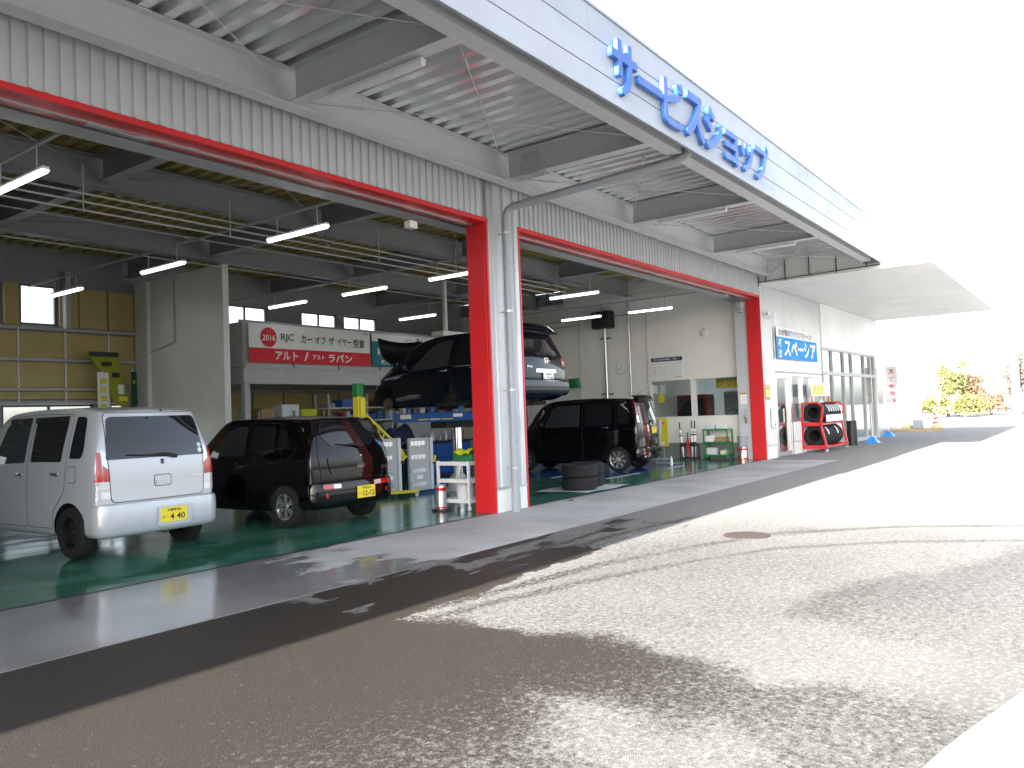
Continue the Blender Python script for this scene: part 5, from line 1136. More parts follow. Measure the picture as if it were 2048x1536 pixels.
# tool bench area right of the lift piston
K3 = thing('workbench', 'navy tool bench with bottles against the back, right of the lift piston', 'bench', (4.6, 6.0, 0))
box('cabinet', (4.6, 5.8, 0), (6.6, 6.4, .80), 'bxnavy', K3, bev=.01); box('top', (4.55, 5.75, .801), (6.65, 6.45, .84), 'black', K3); box('pegboard', (4.6, 6.38, .841), (6.6, 6.42, 1.5), 'beamdark', K3)
for i in range(3):
    for j in range(2): box('drawer', (4.63+i*.66, 5.785, .08+j*.36), (5.25+i*.66, 5.799, .42+j*.36), 'bluepaint', K3, bev=.004)
for i in range(9):
    xx = 4.7+i*.21; hh = .16+.12*random.random(); mm = random.choice(['bxwhite', 'bxlight', 'plastictub', 'steel'])
    o = MB().lathe([(.04, 0), (.042, hh*.65), (.016, hh*.8), (.016, hh), (.005, hh)], 12, (xx, 5.95+.2*random.random(), .842)).build('bottle', mm, None, sm=R(40)); tag(o, f'{ordn(i+1)} small bottle from the left on the tool bench', 'bottle', 'bottles on the tool bench')
# jacket on a stool
t = thing('draped_jacket', 'dark blue work jacket draped over a black stool behind the lamp panels', 'jacket', (3.1, 4.9, 0))
MB().lathe([(.20, .68), (.21, .72), (.20, .76)], 18, (3.15, 4.9, 0)).build('stool_seat', 'black', t)
for k in range(4): a_ = math.pi/2*k+.5; MB().bar((3.15+.14*math.cos(a_), 4.9+.14*math.sin(a_), .68), (3.15+.24*math.cos(a_), 4.9+.24*math.sin(a_), 0), .025).build('stool_leg', 'black', t)
grid_sheet('jacket', (2.85, 4.62, .80), (.6, 0, .1), (0, .45, .35), 12, 10, 'bxnavy', t, disp=lambda a, b: .08*math.sin(7*a)+.06*math.sin(5*b+a*4), thick=.03)

# ------------------------------------------------------------------ tyre stacks at the threshold
def tyre_mesh(mb, c, rt_, rr, w):
    pr = [(rr, 0), (rr+.02, -.006), (rt_-.05, -.004), (rt_-.015, .01), (rt_, .035), (rt_, w*.33), (rt_-.005, w*.34), (rt_-.005, w*.36), (rt_, w*.37), (rt_, w*.63), (rt_-.005, w*.64), (rt_-.005, w*.66), (rt_, w*.67), (rt_, w-.035), (rt_-.015, w-.01), (rt_-.05, w+.004), (rr+.02, w+.006), (rr, w), (rr-.015, w*.5)]
    return mb.lathe(pr, 40, c, 'Z', close=True)
for i, (x_, y_, k, lb) in enumerate(((3.36, .62, 0, 'lower tyre of the front stack beside the doorway column'), (3.36, .62, 1, 'upper tyre of the front stack beside the doorway column'), (3.95, .82, 0, 'lower tyre of the rear stack beside the doorway column'), (3.95, .82, 1, 'upper tyre of the rear stack beside the doorway column'))):
    t = thing('loose_tyre', 'black '+lb, 'tyre', (x_, y_, .01+k*.222), group='stacked loose tyres at the doorway')
    tyre_mesh(MB(), (x_+.01*k, y_, .012+k*.222), .325, .19, .218).build('casing', 'rubber', t, sm=R(30)); MB().lathe([(.188, .02), (.188, .15), (.15, .16), (.10, .13), (.03, .14)], 24, (x_+.01*k, y_, .012+k*.222)).build('rim', 'steel', t, sm=R(30))
o = grid_sheet('floor_sheet', (2.85, .15, .006), (1.6, 0, 0), (0, 1.1, 0), 14, 12, 'plastictub', None, disp=lambda a, b: .006*math.sin(9*a+5*b)+(.02*math.sin(14*b) if a > .9 else 0)*0, thick=0); tag(o, 'pale cloth sheet spread under the loose tyres', 'sheet')
o = MB().lathe([(.035, 0), (.035, .16), (.015, .2), (.012, .23)], 12, (9.3, 1.6, 0)).build('spray_bottle', 'plastictub', None, sm=R(40)); tag(o, 'small pale bottle standing on the floor behind the van', 'bottle')

# ------------------------------------------------------------------ along the right wall
XW = 11.8
UN, UV = (0, -1, 0), (0, 0, 1)      # text on a wall facing -x
t = thing('wall_notice', 'white notice board with dark blue heading on the right inner wall', 'notice', (XW, 2.78, 2.25))
box('board', (XW-.02, 2.30, 2.27), (XW-.001, 3.27, 2.87), 'platewhite', t, bev=.003); box('heading', (XW-.023, 2.31, 2.755), (XW-.0205, 3.26, 2.865), 'bxnavy', t)
text('lettering', '売れる仕事の基本は「笑顔」!!', (XW-.025, 2.785, 2.81), UN, UV, .80, .06, 'inkwhite', t, off=.01)
for k, zz in enumerate((2.68, 2.59, 2.51, 2.45, 2.385)):
    text('lettering', ['挨拶', '確認', '報告', '連絡', '心'][k], (XW-.022, 3.17, zz), UN, UV, .10 if k < 4 else .05, .035, 'inkred', t); text('lettering', ['お客様には明るく元気に挨拶をします', '作業内容は必ず声に出して確認します', 'すぐに報告し連絡します', '整理・整頓・清掃に努めます', 'いつも感謝の心を忘れません'][k], (XW-.022, 2.72, zz), UN, UV, .72, .03, 'steelgrey', t)
text('lettering', 'SUZUKI', (XW-.022, 2.42, 2.305), UN, UV, .18, .03, 'bxnavy', t, off=.01); box('logo_mark', (XW-.0225, 2.535, 2.29), (XW-.0205, 2.565, 2.32), 'inkred', t)
t = thing('wall_clock', 'round white wall clock high beside the chrome pipe', 'clock', (XW, 4.24, 2.64)); MB().lathe([(.17, 0), (.17, -.03), (.15, -.035)], 28, (XW-.001, 4.24, 2.64), 'X').build('rim', 'plastictub', t, sm=R(40)); MB().lathe([(.148, 0), (.148, -.002)], 28, (XW-.036, 4.24, 2.64), 'X').build('face', 'platewhite', t); MB().bar((XW-.040, 4.24, 2.64), (XW-.040, 4.20, 2.71), .008).bar((XW-.040, 4.24, 2.64), (XW-.040, 4.32, 2.60), .006).build('hands', 'ink', t)
t = thing('round_vent', 'round cream vent cap high on the white inner wall', 'vent', (XW, 1.61, 3.46)); MB().lathe([(.12, 0), (.12, -.04), (.09, -.06), (.02, -.065)], 24, (XW-.001, 1.61, 3.46), 'X').build('cap', 'officewall', t, sm=R(40))
t = thing('wall_fan', 'green leaf-shaped wall fan on a thin pole behind the van', 'fan', (XW, 5.9, 1.4)); MB().tube([(XW-.2, 5.55, 1.0), (XW-.2, 5.7, 2.2)], .012, 6).build('pole', 'steelgrey', t); grid_sheet('blade', (XW-.25, 5.95, 2.15), (0, -.45, 0), (0, .06, .28), 8, 8, 'green', t, disp=lambda a, b: .06*math.sin(3.1*a)*math.sin(3.1*b), thick=.01)
# yellow board with wrapped bags
t = thing('umbrella_bagger', 'yellow panel stand with clear umbrella sleeves by the office window', 'stand', (11.5, 3.05, 0))
box('panel', (11.56, 2.75, .35), (11.60, 3.30, 1.15), 'yellow', t, bev=.005); box('foot', (11.45, 2.8, 0), (11.7, 3.25, .03), 'steelgrey', t); MB().bar((11.61, 2.9, .03), (11.61, 2.9, .5), .03).bar((11.61, 3.15, .03), (11.61, 3.15, .5), .03).build('strut', 'steelgrey', t)
for yy, dy in ((2.95, .03), (3.1, -.05)): MB().tube([(11.53, yy, 1.10), (11.53, yy+dy, .55), (11.54, yy+dy*1.3, .42)], [.07, .03, .01], 10).build('sleeve', 'plastictub', t, sm=R(60))
box('band', (11.53, 2.86, .98), (11.555, 3.18, 1.04), 'lampred', t); box('print', (11.55, 2.85, .38), (11.5595, 3.0, .50), 'platewhite', t)
# posters & flyers beside it
for i, (yy, zz, mm, d) in enumerate(((3.24, 1.85, 'platewhite', 'white'), (3.0, 1.85, 'plastictub', 'grey'), (3.05, 1.58, 'plateyellow', 'yellow'))): o = box('poster', (XW+.10, yy-.09, zz), (XW+.104, yy+.09, zz+.24), mm, None); tag(o, d+' poster behind the left office window', 'poster')
# umbrella stand and umbrellas
t = thing('umbrella_stand', 'black wire umbrella stand on the floor below the office window', 'umbrella stand', (11.45, 2.05, 0))
for a in (11.30, 11.60):
    for b in (1.85, 2.27): MB().bar((a, b, 0), (a, b, .42), .022).build('post', 'black', t)
for zz in (.05, .41): MB().bar((11.30, 1.85, zz), (11.60, 1.85, zz), .018).bar((11.30, 2.27, zz), (11.60, 2.27, zz), .018).bar((11.30, 1.85, zz), (11.30, 2.27, zz), .018).bar((11.60, 1.85, zz), (11.60, 2.27, zz), .018).build('ring', 'black', t)
for i, (yy, mm, top, lean, d) in enumerate(((2.22, 'platewhite', 1.02, .10, 'white striped umbrella at the left of the stand'), (2.09, 'cloth_red', .74, .0, 'red rolled umbrella in the middle of the stand'), (1.97, 'platewhite', 1.06, -.01, 'white striped umbrella with tall black handle, middle right of the stand'), (1.89, 'platewhite', 1.06, -.02, 'white striped umbrella at the right end of the stand'))):
    t = thing('umbrella', d, 'umbrella', (11.42, yy, .06)); p0 = Vector((11.42, yy, .06)); p1 = Vector((11.42, yy+lean, top))
    q = lambda f: p0+(p1-p0)*f
    MB().tube([q(0), q(.12), q(.55), q(.72), q(.80)], [.008, .02, .045, .035, .014], 10).build('canopy', mm, t, sm=R(60)); MB().tube([q(.78), q(1.0)], .018, 8).build('handle', 'black', t, sm=R(60))
    if mm == 'platewhite': MB().tube([q(.60), q(.64)], .045, 10).tube([q(.68), q(.70)], .042, 10).tube([q(.3), q(.42)], .043, 10).build('stripe', 'black', t)
# green shelf
t = thing('green_shelf', 'low green steel rack with three boards below the right office window', 'rack', (11.45, 1.25, 0)); gx0, gx1, gy0, gy1 = 11.30, 11.66, .92, 1.58
for a in (gx0, gx1):
    for b in (gy0, gy1): MB().bar((a, b, .02), (a, b, .82), .03).build('post', 'green', t); MB().lathe([(.03, -.012), (.03, .012)], 10, (a, b, .03), 'X').build('caster', 'black', t)
for zz in (.12, .46, .80): MB().box((gx0-.015, gy0-.015, zz), (gx1+.015, gy1+.015, zz+.01)).box((gx0-.02, gy0-.02, zz-.02), (gx0-.0155, gy1+.02, zz+.025)).build('board', 'green', t)
for a, b, w__, h_, zz, mm, d in ((11.35, 1.30, .24, .13, .812, 'plastictub', 'pale plastic tub on the top board of the green rack, left'), (11.35, .98, .26, .12, .812, 'cloth_white', 'crumpled white bag on the top board of the green rack, right'), (11.35, 1.32, .24, .18, .472, 'platewhite', 'white box on the middle board of the green rack'), (11.36, .96, .32, .13, .472, 'cardboard', 'brown carton on the middle board of the green rack'), (11.35, 1.26, .28, .19, .132, 'plastictub', 'clear basket on the bottom board of the green rack'), (11.36, .98, .18, .12, .132, 'platewhite', 'white carton with yellow label on the bottom board of the green rack')):
    o = rbox('storage_box', (a, b, zz), (a+.2, b+w__, zz+h_), mm, None, .015); tag(o, d, 'box')
    if 'yellow' in d: box('label_sheet', (a-.004, b+.03, zz+.02), (a-.001, b+w__-.03, zz+.07), 'plateyellow', o)
# paint can + bin by the pier
t = thing('paint_can', 'silver can with red bands on the floor in front of the right pier', 'can', (11.30, .55, 0)); MB().lathe([(.13, 0), (.13, .33), (.12, .345)], 24, (11.30, .52, .0)).build('drum', 'steel', t, sm=R(40))
for zz in (.01, .26): MB().lathe([(.132, 0), (.132, .05)], 24, (11.30, .52, zz)).build('band', 'lampred', t, sm=R(40))
o = MB().lathe([(.10, .346), (.13, .62), (.12, .62)], 18, (11.30, .52, 0)).build('mesh_basket', 'pvcgrey', None, sm=R(40)); tag(o, 'grey wire basket standing on the silver can by the right pier', 'basket')
for i, (za, zb, mm, d) in enumerate(((1.45, 1.75, 'platewhite', 'white notice with orange top edge on the right pier'),)):
    t = thing('pier_notice', d, 'notice', (11.51, .5, za)); box('sheet', (11.512, .42, za), (11.518, .60, zb-.03), mm, t); box('heading', (11.512, .42, zb-.029), (11.5185, .60, zb), 'lampamber', t)
t = thing('pier_holder', 'chrome cup holder fixed to the right pier', 'holder', (11.45, .45, .95)); MB().box((11.48, .42, .95), (11.515, .48, 1.30)).build('plate', 'chrome', t, bev=.004); MB().lathe([(.06, 0), (.06, .02)], 14, (11.42, .45, 1.12)).build('ring', 'steelgrey', t)

# ------------------------------------------------------------------ inside the office
t = thing('vending_machine', 'dark red vending machine seen through the right office window', 'vending machine', (15.6, 3.7, 0)); box('cabinet', (15.2, 3.1, 0.01), (15.9, 4.1, 1.83), mat('vendred', (.16, .02, .02), .25) and 'vendred', t, bev=.02); box('front_glass', (15.19, 3.2, .8), (15.199, 4.0, 1.7), 'cardglass', t); box('coin_panel', (15.19, 3.2, .4), (15.199, 3.5, .7), 'lampamber', t)
t = thing('window_film', 'yellow window strip with big red characters at the office front', 'window strip', (13.5, .9, 2.0)); grid_sheet('film', (12.55, 1.66, 1.93), (0, -.88, 0), (0, 0, .28), 6, 2, 'yellow', t, thick=.004)
for k, yy in enumerate((1.52, 1.28)):
    text('character', 'フ', (12.540, yy, 2.06), UN, UV, .21, .20, 'platewhite', t, off=.05); text('character', 'フ', (12.536, yy, 2.06), UN, UV, .18, .17, 'inkred', t, off=.02)
t = thing('potted_plant', 'dark leafy palm in a pot behind the right office window', 'plant', (13.2, 1.1, 0)); MB().lathe([(.14, .01), (.18, .35), (.16, .35)], 18, (13.3, 1.05, 0)).build('pot', 'black', t, sm=R(40)); MB().tube([(13.3, 1.05, .3), (13.3, 1.06, 1.3)], .02, 8).build('stem', 'cardboard', t)
mat('leafdark', (.03, .06, .03), .5)
for k in range(9):
    a_ = k*.7; L_ = .45+.1*(k % 3); mb = MB(); c_ = Vector((13.3, 1.06, 1.3)); pts = [c_+Vector((math.cos(a_)*L_*f, math.sin(a_)*L_*f, .35*f-.42*f*f)) for f in (0, .25, .5, .75, 1)]; sd = Vector((-math.sin(a_), math.cos(a_), 0)); wd = (.01, .05, .055, .04, .004)
    mb.add([p+sd*w__ for p, w__ in zip(pts, wd)]+[p-sd*w__ for p, w__ in zip(pts, wd)], [(i, i+1, 6+i, 5+i) for i in range(4)]); mb.build('leaf', 'leafdark', t)
o = box('office_shelf', (13.6, .22, .02), (14.2, .5, 1.9), 'steelgrey', None, bev=.01); tag(o, 'grey patterned cabinet by the office front wall', 'cabinet')
t = thing('office_cabinet', 'tall pale cabinet seen at the centre mullion of the office window', 'cabinet', (15.9, 3.3, 0)); box('body', (16.2, 2.3, .01), (16.7, 2.9, 1.9), 'steelgrey', t, bev=.02); box('door', (16.19, 2.33, .1), (16.199, 2.87, 1.8), 'pvcgrey', t)

# ------------------------------------------------------------------ showroom front
t = thing('wall_banner', 'blue and white cloth banner on the corrugated wall above the entrance', 'banner', (14.5, -.1, 2.65)); dd = lambda a, b: .03*math.sin(4*a+1)*math.sin(2*b+.5)
def warp3(P): 
    P = P.copy(); a = (P[:, 0]-12.5)/3.95; b = (P[:, 2]-2.66)/.87; P[:, 1] -= np.array([dd(i, j) for i, j in zip(a, b)]); P[:, 2] += .02*a; return P
grid_sheet('upper_cloth', (12.5, -.09, 3.25), (3.95, 0, .02), (0, 0, .28), 20, 3, 'cloth_white', t, disp=lambda a, b: dd(a, .68+.32*b)); grid_sheet('lower_cloth', (12.5, -.09, 2.66), (3.95, 0, .02), (0, 0, .59), 20, 6, 'cloth_blue', t, disp=lambda a, b: dd(a, .68*b))
text('lettering', 'わが家の', (13.2, -.098, 3.385), FX, FZ, 1.0, .19, 'ink', t, off=.01, warp=warp3); text('lettering', 'ワク', (13.98, -.098, 3.385), FX, FZ, .48, .19, 'cloth_blue', t, off=.015, warp=warp3); text('lettering', 'ワク', (14.52, -.098, 3.385), FX, FZ, .48, .19, 'inkred', t, off=.015, warp=warp3); text('lettering', 'マシーン!', (15.35, -.098, 3.375), FX, FZ, 1.1, .19, 'ink', t, off=.01, warp=warp3)
text('lettering', '新', (12.78, -.099, 3.08), FX, FZ, .28, .25, 'inkwhite', t, off=.02, warp=warp3); text('lettering', '型', (12.78, -.099, 2.80), FX, FZ, .28, .22, 'inkwhite', t, off=.02, warp=warp3); text('lettering', 'スペーシア', (14.7, -.099, 2.96), FX, FZ, 3.2, .47, 'inkwhite', t, off=.035, warp=warp3)
t = thing('flood_lamp', 'small twin flood lamp on the corrugated wall beside the red jamb', 'lamp', (11.9, -.15, 3.75)); MB().box((11.75, -.08, 3.72), (11.95, -.04, 3.85)).build('base', 'white', t, bev=.005)
for dx in (-.12, .16): MB().tube([(11.85, -.08, 3.8), (11.85+dx, -.22, 3.78)], [.03, .06], 10).build('head', 'plastictub', t, sm=R(40))
o = rbox('post_box', (11.95, -.13, .80), (12.25, -.045, 1.30), 'white', None, .012); tag(o, 'white post box on the corrugated wall left of the entrance door', 'post box')
box('slot', (12.0, -.134, .86), (12.06, -.131, .92), 'black', o)
o = box('wall_poster', (11.60, -.052, 1.55), (11.95, -.047, 2.05), 'lampamber', None); tag(o, 'orange and white poster beside the red jamb outside', 'poster'); box('heading', (11.61, -.054, 1.95), (11.94, -.0525, 2.04), 'platewhite', o); box('picture', (11.64, -.054, 1.62), (11.91, -.0525, 1.80), 'plateyellow', o)
# tyre display rack
T = thing('tyre_rack', 'red wheeled display rack of new tyres outside the showroom', 'rack', (15.8, -.4, 0))
rx0, rx1 = 14.6, 16.9
mb = MB()
for xx in (rx0, rx1):
    fr = [(xx, -.72, .12), (xx, -.58, .78), (xx, -.66, 1.30), (xx, -.52, 1.42), (xx, -.08, 1.42), (xx, -.06, .12)]
    for p, q in zip(fr, fr[1:]+fr[:1]): mb.bar(p, q, .05)
    mb.bar((xx, -.60, .80), (xx, -.07, .80), .05); mb.box((xx-.02, -.72, .10), (xx+.02, -.06, .20)); mb.box((xx-.02, -.62, .76), (xx+.02, -.06, .86))
for yy, zz in ((-.70, .15), (-.10, .15), (-.58, .80), (-.10, .80)): mb.bar((rx0, yy, zz), (rx1, yy, zz), .045)
mb.build('frame', 'redpaint', T)
for xx in (rx0+.05, rx1-.05):
    for yy in (-.70, -.1): MB().lathe([(.05, -.018), (.05, .018)], 14, (xx, yy, .045), 'X').bar((xx, yy, .05), (xx, yy, .11), .04).build('caster', 'steel', T)
s_ = MB().bar((14.85, -.3, 1.42), (14.85, -.3, 1.95), .03).bar((16.6, -.3, 1.42), (16.6, -.3, 1.95), .03).build('sign_post', 'redpaint', T); box('sign_board', (14.75, -.325, 1.62), (16.7, -.316, 2.0), 'platewhite', T); box('sign_field', (14.85, -.328, 1.65), (16.1, -.3255, 1.95), 'plateyellow', T); text('sign_text', 'タイヤ', (15.45, -.331, 1.82), FX, FZ, 1.0, .2, 'lampamber', T, off=.02)
box('price_sheet', (14.9, -.665, .86), (16.7, -.655, 1.06), 'platewhite', T, bev=.002)
for row, (zc, n_, rt_, d) in enumerate(((1.13, 8, .285, 'upper'), (.47, 8, .31, 'lower'))):
    for k in range(n_):
        xx = rx0+.12+k*(rx1-rx0-.30)/n_; w__ = .21
        t = thing('new_tyre', f'{ordn(k+1)} new tyre from the left on the {d} row of the red rack', 'tyre', (xx, -.36, zc), group=f'new tyres on the {d} row of the red rack')
        pr = [(.17, 0), (.185, -.004), (rt_-.04, -.003), (rt_-.01, .02), (rt_, .04), (rt_, .105), (rt_-.008, .107), (rt_-.008, .113), (rt_, .115), (rt_, w__-.04), (rt_-.01, w__-.02), (rt_-.04, w__+.003), (.185, w__+.004), (.17, w__), (.16, w__*.5)]
        MB().lathe(pr, 32, (xx, -.36, zc), 'X', close=True).build('casing', 'rubber', t, sm=R(30))
        if (row == 0 and k > 1) or (row == 1 and k in (1, 5)): MB().add([(xx+a, -.36-math.cos(b)*(rt_+.003), zc+math.sin(b)*(rt_+.003)) for b in (.1, .3, .5, .7, .9) for a in (.06, .15)], [(2*i, 2*i+1, 2*i+3, 2*i+2) for i in range(4)]).build('label_tape', 'platewhite', t)
o = MB().lathe([(.16, 0), (.16, .80), (.15, .81), (.03, .81)], 22, (18.6, -.45, -.01)).build('ash_bin', 'black', None, sm=R(40)); tag(o, 'black cylindrical bin by the showroom glass', 'bin')
# flag bases, poles, banners
def flag(x, y, z1, w__, mm, ink, txt, label, tilt=0.0, h0=1.3):
    t = thing('flag_stand', label, 'flag', (x, y, 0)); MB().add([(x-.28, y-.22, -.012), (x+.28, y-.22, -.012), (x+.28, y+.22, -.012), (x-.28, y+.22, -.012), (x-.05, y-.05, .2), (x+.05, y-.05, .2), (x+.05, y+.05, .2), (x-.05, y+.05, .2)], [(3, 2, 1, 0), (4, 5, 6, 7), (0, 1, 5, 4), (1, 2, 6, 5), (2, 3, 7, 6), (3, 0, 4, 7)]).build('base', 'bluebase', t)
    MB().tube([(x, y, .2), (x, y, z1+.05)], .014, 8).bar((x, y, z1), (x+.05, y-w__, z1), .015).build('pole', 'platewhite', t)
    if txt:
        grid_sheet('cloth', (x, y, h0), (.05, -w__, 0), (0, 0, z1-h0), 6, 14, mm, t, disp=lambda a, b: .04*math.sin(5*b+3*a))
        for i, ch in enumerate(txt): text('lettering', ch, (x-.03+.02, y-w__/2, z1-.2-(z1-h0-.3)*i/max(1, len(txt)-1)), UN, UV, w__*.5, (z1-h0)/len(txt)*.55, ink, t, off=.03)
    return t
mat('pinkink', (.55, .03, .12), .6)
flag(20.2, -.72, 1.3, .02, 'cloth_lime', 'pinkink', None, 'blue water base with bare white pole beside the black bin')
flag(25.5, -.18, 2.75, .42, 'cloth_white', 'pinkink', 'スズキの日', 'white flag with pink characters on the farther blue base')
t = thing('feather_flag', 'lime yellow feather flag with pink characters at the showroom corner', 'flag', (25.2, .55, 0)); MB().tube([(25.2, .6, 0), (25.2, .6, 2.6), (25.2, .5, 3.3), (25.2, .3, 3.4)], .014, 8).build('pole', 'platewhite', t)
me = bpy.data.meshes.new('cloth'); me.from_pydata([(25.2, .58, 1.35), (25.22, .15, 1.35), (25.24, .12, 2.2), (25.23, .2, 2.8), (25.2, .35, 3.3), (25.2, .5, 3.2), (25.2, .58, 2.6)], [], [(0, 1, 2, 6), (6, 2, 3, 5), (5, 3, 4)]); mesh_obj('cloth', me, 'cloth_lime', t)
for i, ch in enumerate('お客様'): text('lettering', ch, (25.18, .36, 2.6-.4*i), UN, UV, .2, .24, 'pinkink', t, off=.03)
mat('planterpale', (.5, .5, .25), .7)
t = thing('service_post', 'pale slim service post on a low round island beyond the showroom', 'post', (30.6, -.4, 0)); MB().lathe([(1.2, -.012), (1.2, .10), (1.1, .12)], 28, (30.6, -.2, 0)).build('island', 'cardboard', t); rbox('column', (30.45, -.55, .12), (30.75, -.25, 1.55), 'whitewall', t, .03); rbox('pedestal', (30.4, -.6, .121), (30.8, -.2, .5), 'pvcgrey', t, .02)
for dy in (-.75, .45): MB().lathe([(.2, .12), (.22, .2), (.16, .3), (.05, .33)], 14, (30.6, -.4+dy, 0)).build('planter', 'planterpale', t, sm=R(60))
t = thing('traffic_cone', 'red and white traffic cone beyond the service post', 'cone', (32.9, -.75, 0)); MB().box((32.7, -.95, -.012), (33.1, -.55, .03)).lathe([(.15, .03), (.03, .75)], 18, (32.9, -.75, 0)).build('body', 'redpaint', t)
for zz in (.35, .55): MB().lathe([(.152-.165*(zz-.03), zz), (.152-.165*(zz+.07), zz+.10)], 18, (32.9, -.75, 0)).build('band', 'platewhite', t)
MB().tube([(32.9, -.75, .75), (32.9, -.75, 1.15)], .02, 8).build('pole', 'platewhite', t)
o = MB().lathe([(.25, -.011), (.25, .002), (.22, .004)], 28, (-.54, -3.9, 0)).build('manhole_cover', mat('castiron', (.075, .06, .05), .6, .5, .3, 30, bump=.4, bscale=60) and 'castiron', None); tag(o, 'round iron manhole cover in the asphalt', 'manhole cover')
k_ = box('kerb', (34, 1.2, -.05), (34.3, 14, .14), 'concrete_far'); k_['kind'] = 'structure'
lot = box('far_lot', (36, -60, -.2), (130, 60, -.008), 'concrete_far'); lot['kind'] = 'structure'
t = thing('utility_pole', 'white concrete utility pole at the far right', 'pole', (60, -2.05, 0)); MB().tube([(60, -2.05, 0), (60, -2.05, 12)], [.28, .2], 14).build('shaft', 'white', t, sm=R(40)); MB().bar((60, -3, 10.5), (60, -1.1, 10.5), .12).build('crossarm', 'steelgrey', t)
for i, (x_, y_, w__, h_, d) in enumerate(((95, 9.5, 9, 4.2, 'low white house far behind the flags'), (110, 2.0, 14, 3.8, 'long pale house far behind the bushes'))):
    t = thing('far_house', d, 'house', (x_, y_, 0)); box('wall', (x_, y_-w__/2, 0), (x_+8, y_+w__/2, h_*.68), 'white', t)
    MB().prism([(x_-.5, y_-w__/2-.4, h_*.68), (x_-.5, y_+w__/2+.4, h_*.68), (x_-.5, y_, h_)], (9, 0, 0)).build('roof', 'plastictub', t)
    for k in (-.25, .15): box('window', (x_-.05, y_+w__*k, 1.0), (x_-.01, y_+w__*k+1.4, 2.1), 'plastictub', t)

# ------------------------------------------------------------------ trees
def leafmat(name, c1, c2):
    m = bpy.data.materials.new(name); m.use_nodes = True; nt = m.node_tree; b = nt.nodes['Principled BSDF']; oi = nt.nodes.new('ShaderNodeTexCoord'); n = nt.nodes.new('ShaderNodeTexNoise'); n.inputs['Scale'].default_value = 2.5; nt.links.new(oi.outputs['Object'], n.inputs['Vector'])
    mx = nt.nodes.new('ShaderNodeMix'); mx.data_type = 'RGBA'; mx.inputs['A'].default_value = (*c1, 1); mx.inputs['B'].default_value = (*c2, 1); r_ = nt.nodes.new('ShaderNodeMapRange'); r_.inputs[1].default_value = .35; r_.inputs[2].default_value = .65; nt.links.new(n.outputs[0], r_.inputs[0]); nt.links.new(r_.outputs[0], mx.inputs[0]); nt.links.new(mx.outputs['Result'], b.inputs['Base Color'])
    b.inputs['Roughness'].default_value = .6; MATS[name] = m
leafmat('leaf_green', (.10, .12, .04), (.17, .17, .06)); leafmat('leaf_autumn', (.18, .13, .08), (.14, .09, .06)); leafmat('leaf_purple', (.17, .14, .12), (.13, .105, .09)); leafmat('leaf_yellow', (.20, .19, .06), (.13, .13, .05))  # leaf tones lightened to put distant haze into the colour
mat('bark', (.26, .22, .17), .9, 0, .2, 8)
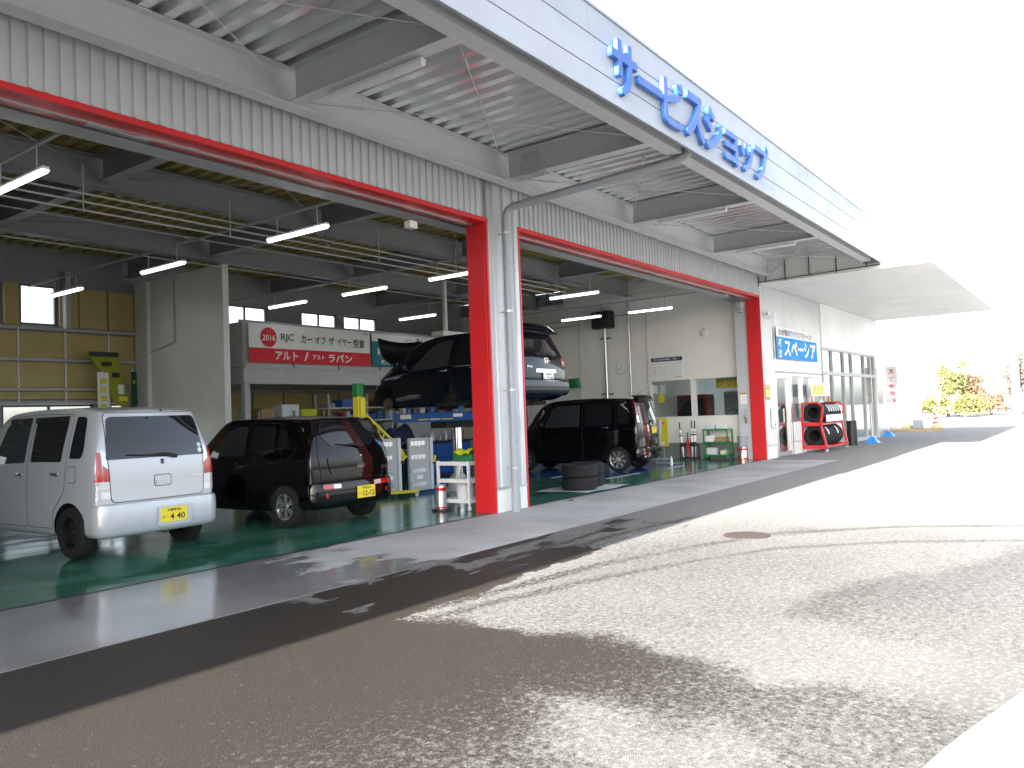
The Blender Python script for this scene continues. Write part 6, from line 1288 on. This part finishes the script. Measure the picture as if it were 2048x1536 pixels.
def tree(name, label, x, y, h, cr, nleaf, lm, seed, z0=0., bare=False, zc=.62):
    r_ = random.Random(seed); t = thing(name, label, 'tree' if 'tree' in name else 'bush', (x, y, 0), group=None)
    mb = MB(); tips = []
    def limb(p, d, L_, rad, lv):
        pts = [p]; q = p
        for k in range(3): d = (d+Vector((r_.uniform(-.25, .25), r_.uniform(-.25, .25), r_.uniform(-.05, .2)))).normalized(); q = q+d*L_/3; pts.append(q)
        mb.tube(pts, [rad, rad*.85, rad*.7, rad*.5], 6); tips.append(pts[-1]); tips.append(pts[-2])
        if lv > 0:
            for k in range(3): limb(pts[r_.choice((2, 3))], (d+Vector((r_.uniform(-1, 1), r_.uniform(-1, 1), r_.uniform(-.2, .6)))).normalized(), L_*.68, rad*.5, lv-1)
    limb(Vector((x, y, z0)), Vector((0, 0, 1)), h*.42, h*.028, 3 if bare else 2)
    mb.build('trunk', 'bark', t, sm=R(60))
    if not bare:
        vs_ = []; fs = []; ctr = [Vector((x+r_.gauss(0, cr*.45), y+r_.gauss(0, cr*.45), h*zc+r_.gauss(0, h*.15))) for _ in range(26)]
        for k in range(nleaf):
            c_ = r_.choice(ctr); s_ = cr*.26; p = c_+Vector((r_.gauss(0, s_), r_.gauss(0, s_), r_.gauss(0, s_*.8)))
            if p.z < .1: continue
            a = Vector((r_.uniform(-1, 1), r_.uniform(-1, 1), r_.uniform(-1, 1))).normalized(); b = a.orthogonal().normalized(); L_ = r_.uniform(.10, .22); i = len(vs_)
            vs_ += [p, p+a*L_*.5+b*L_*.3, p+a*L_, p+a*L_*.5-b*L_*.3]; fs.append((i, i+1, i+2, i+3))
        me = bpy.data.meshes.new('crown'); me.from_pydata(vs_, [], fs); me.update(); mesh_obj('crown', me, lm, t)
    return t
tree('evergreen_tree', 'tall yellow-green leafy tree at the left of the far thicket', 60, 2.4, 4.3, 1.0, 5200, 'leaf_green', 1)
tree('shade_tree', 'brownish leafy tree leaning right in the far thicket', 62, 1.4, 3.4, 1.1, 4200, 'leaf_autumn', 2)
tree('round_bush', 'low yellow-green bush left of the pale bare trunk', 58, 3.2, 1.9, .9, 3000, 'leaf_yellow', 3, zc=.5)
tree('round_bush', 'wide yellow-green bush at the centre of the far thicket', 58, 1.0, 1.8, 1.1, 3800, 'leaf_yellow', 4, zc=.5)
tree('round_bush', 'brown bush right of the wide yellow-green bush', 62, -.2, 2.0, 1.1, 3200, 'leaf_autumn', 5, zc=.5)
tree('red_tree', 'purplish tree left of the utility pole', 66, -1.4, 4.6, 1.1, 3000, 'leaf_purple', 6)
tree('dark_tree', 'tall purplish tree at the right edge of the picture', 62, -3.3, 5.6, 1.3, 5200, 'leaf_purple', 7, zc=.55)
tree('bare_tree', 'pale bare forked tree in front of the far thicket', 57, 2.5, 3.2, 1, 0, None, 8, bare=True)
tree('bare_tree', 'leafless tree with one long bent branch behind the flags', 45, 4.3, 4.6, 1, 0, None, 12, bare=True)
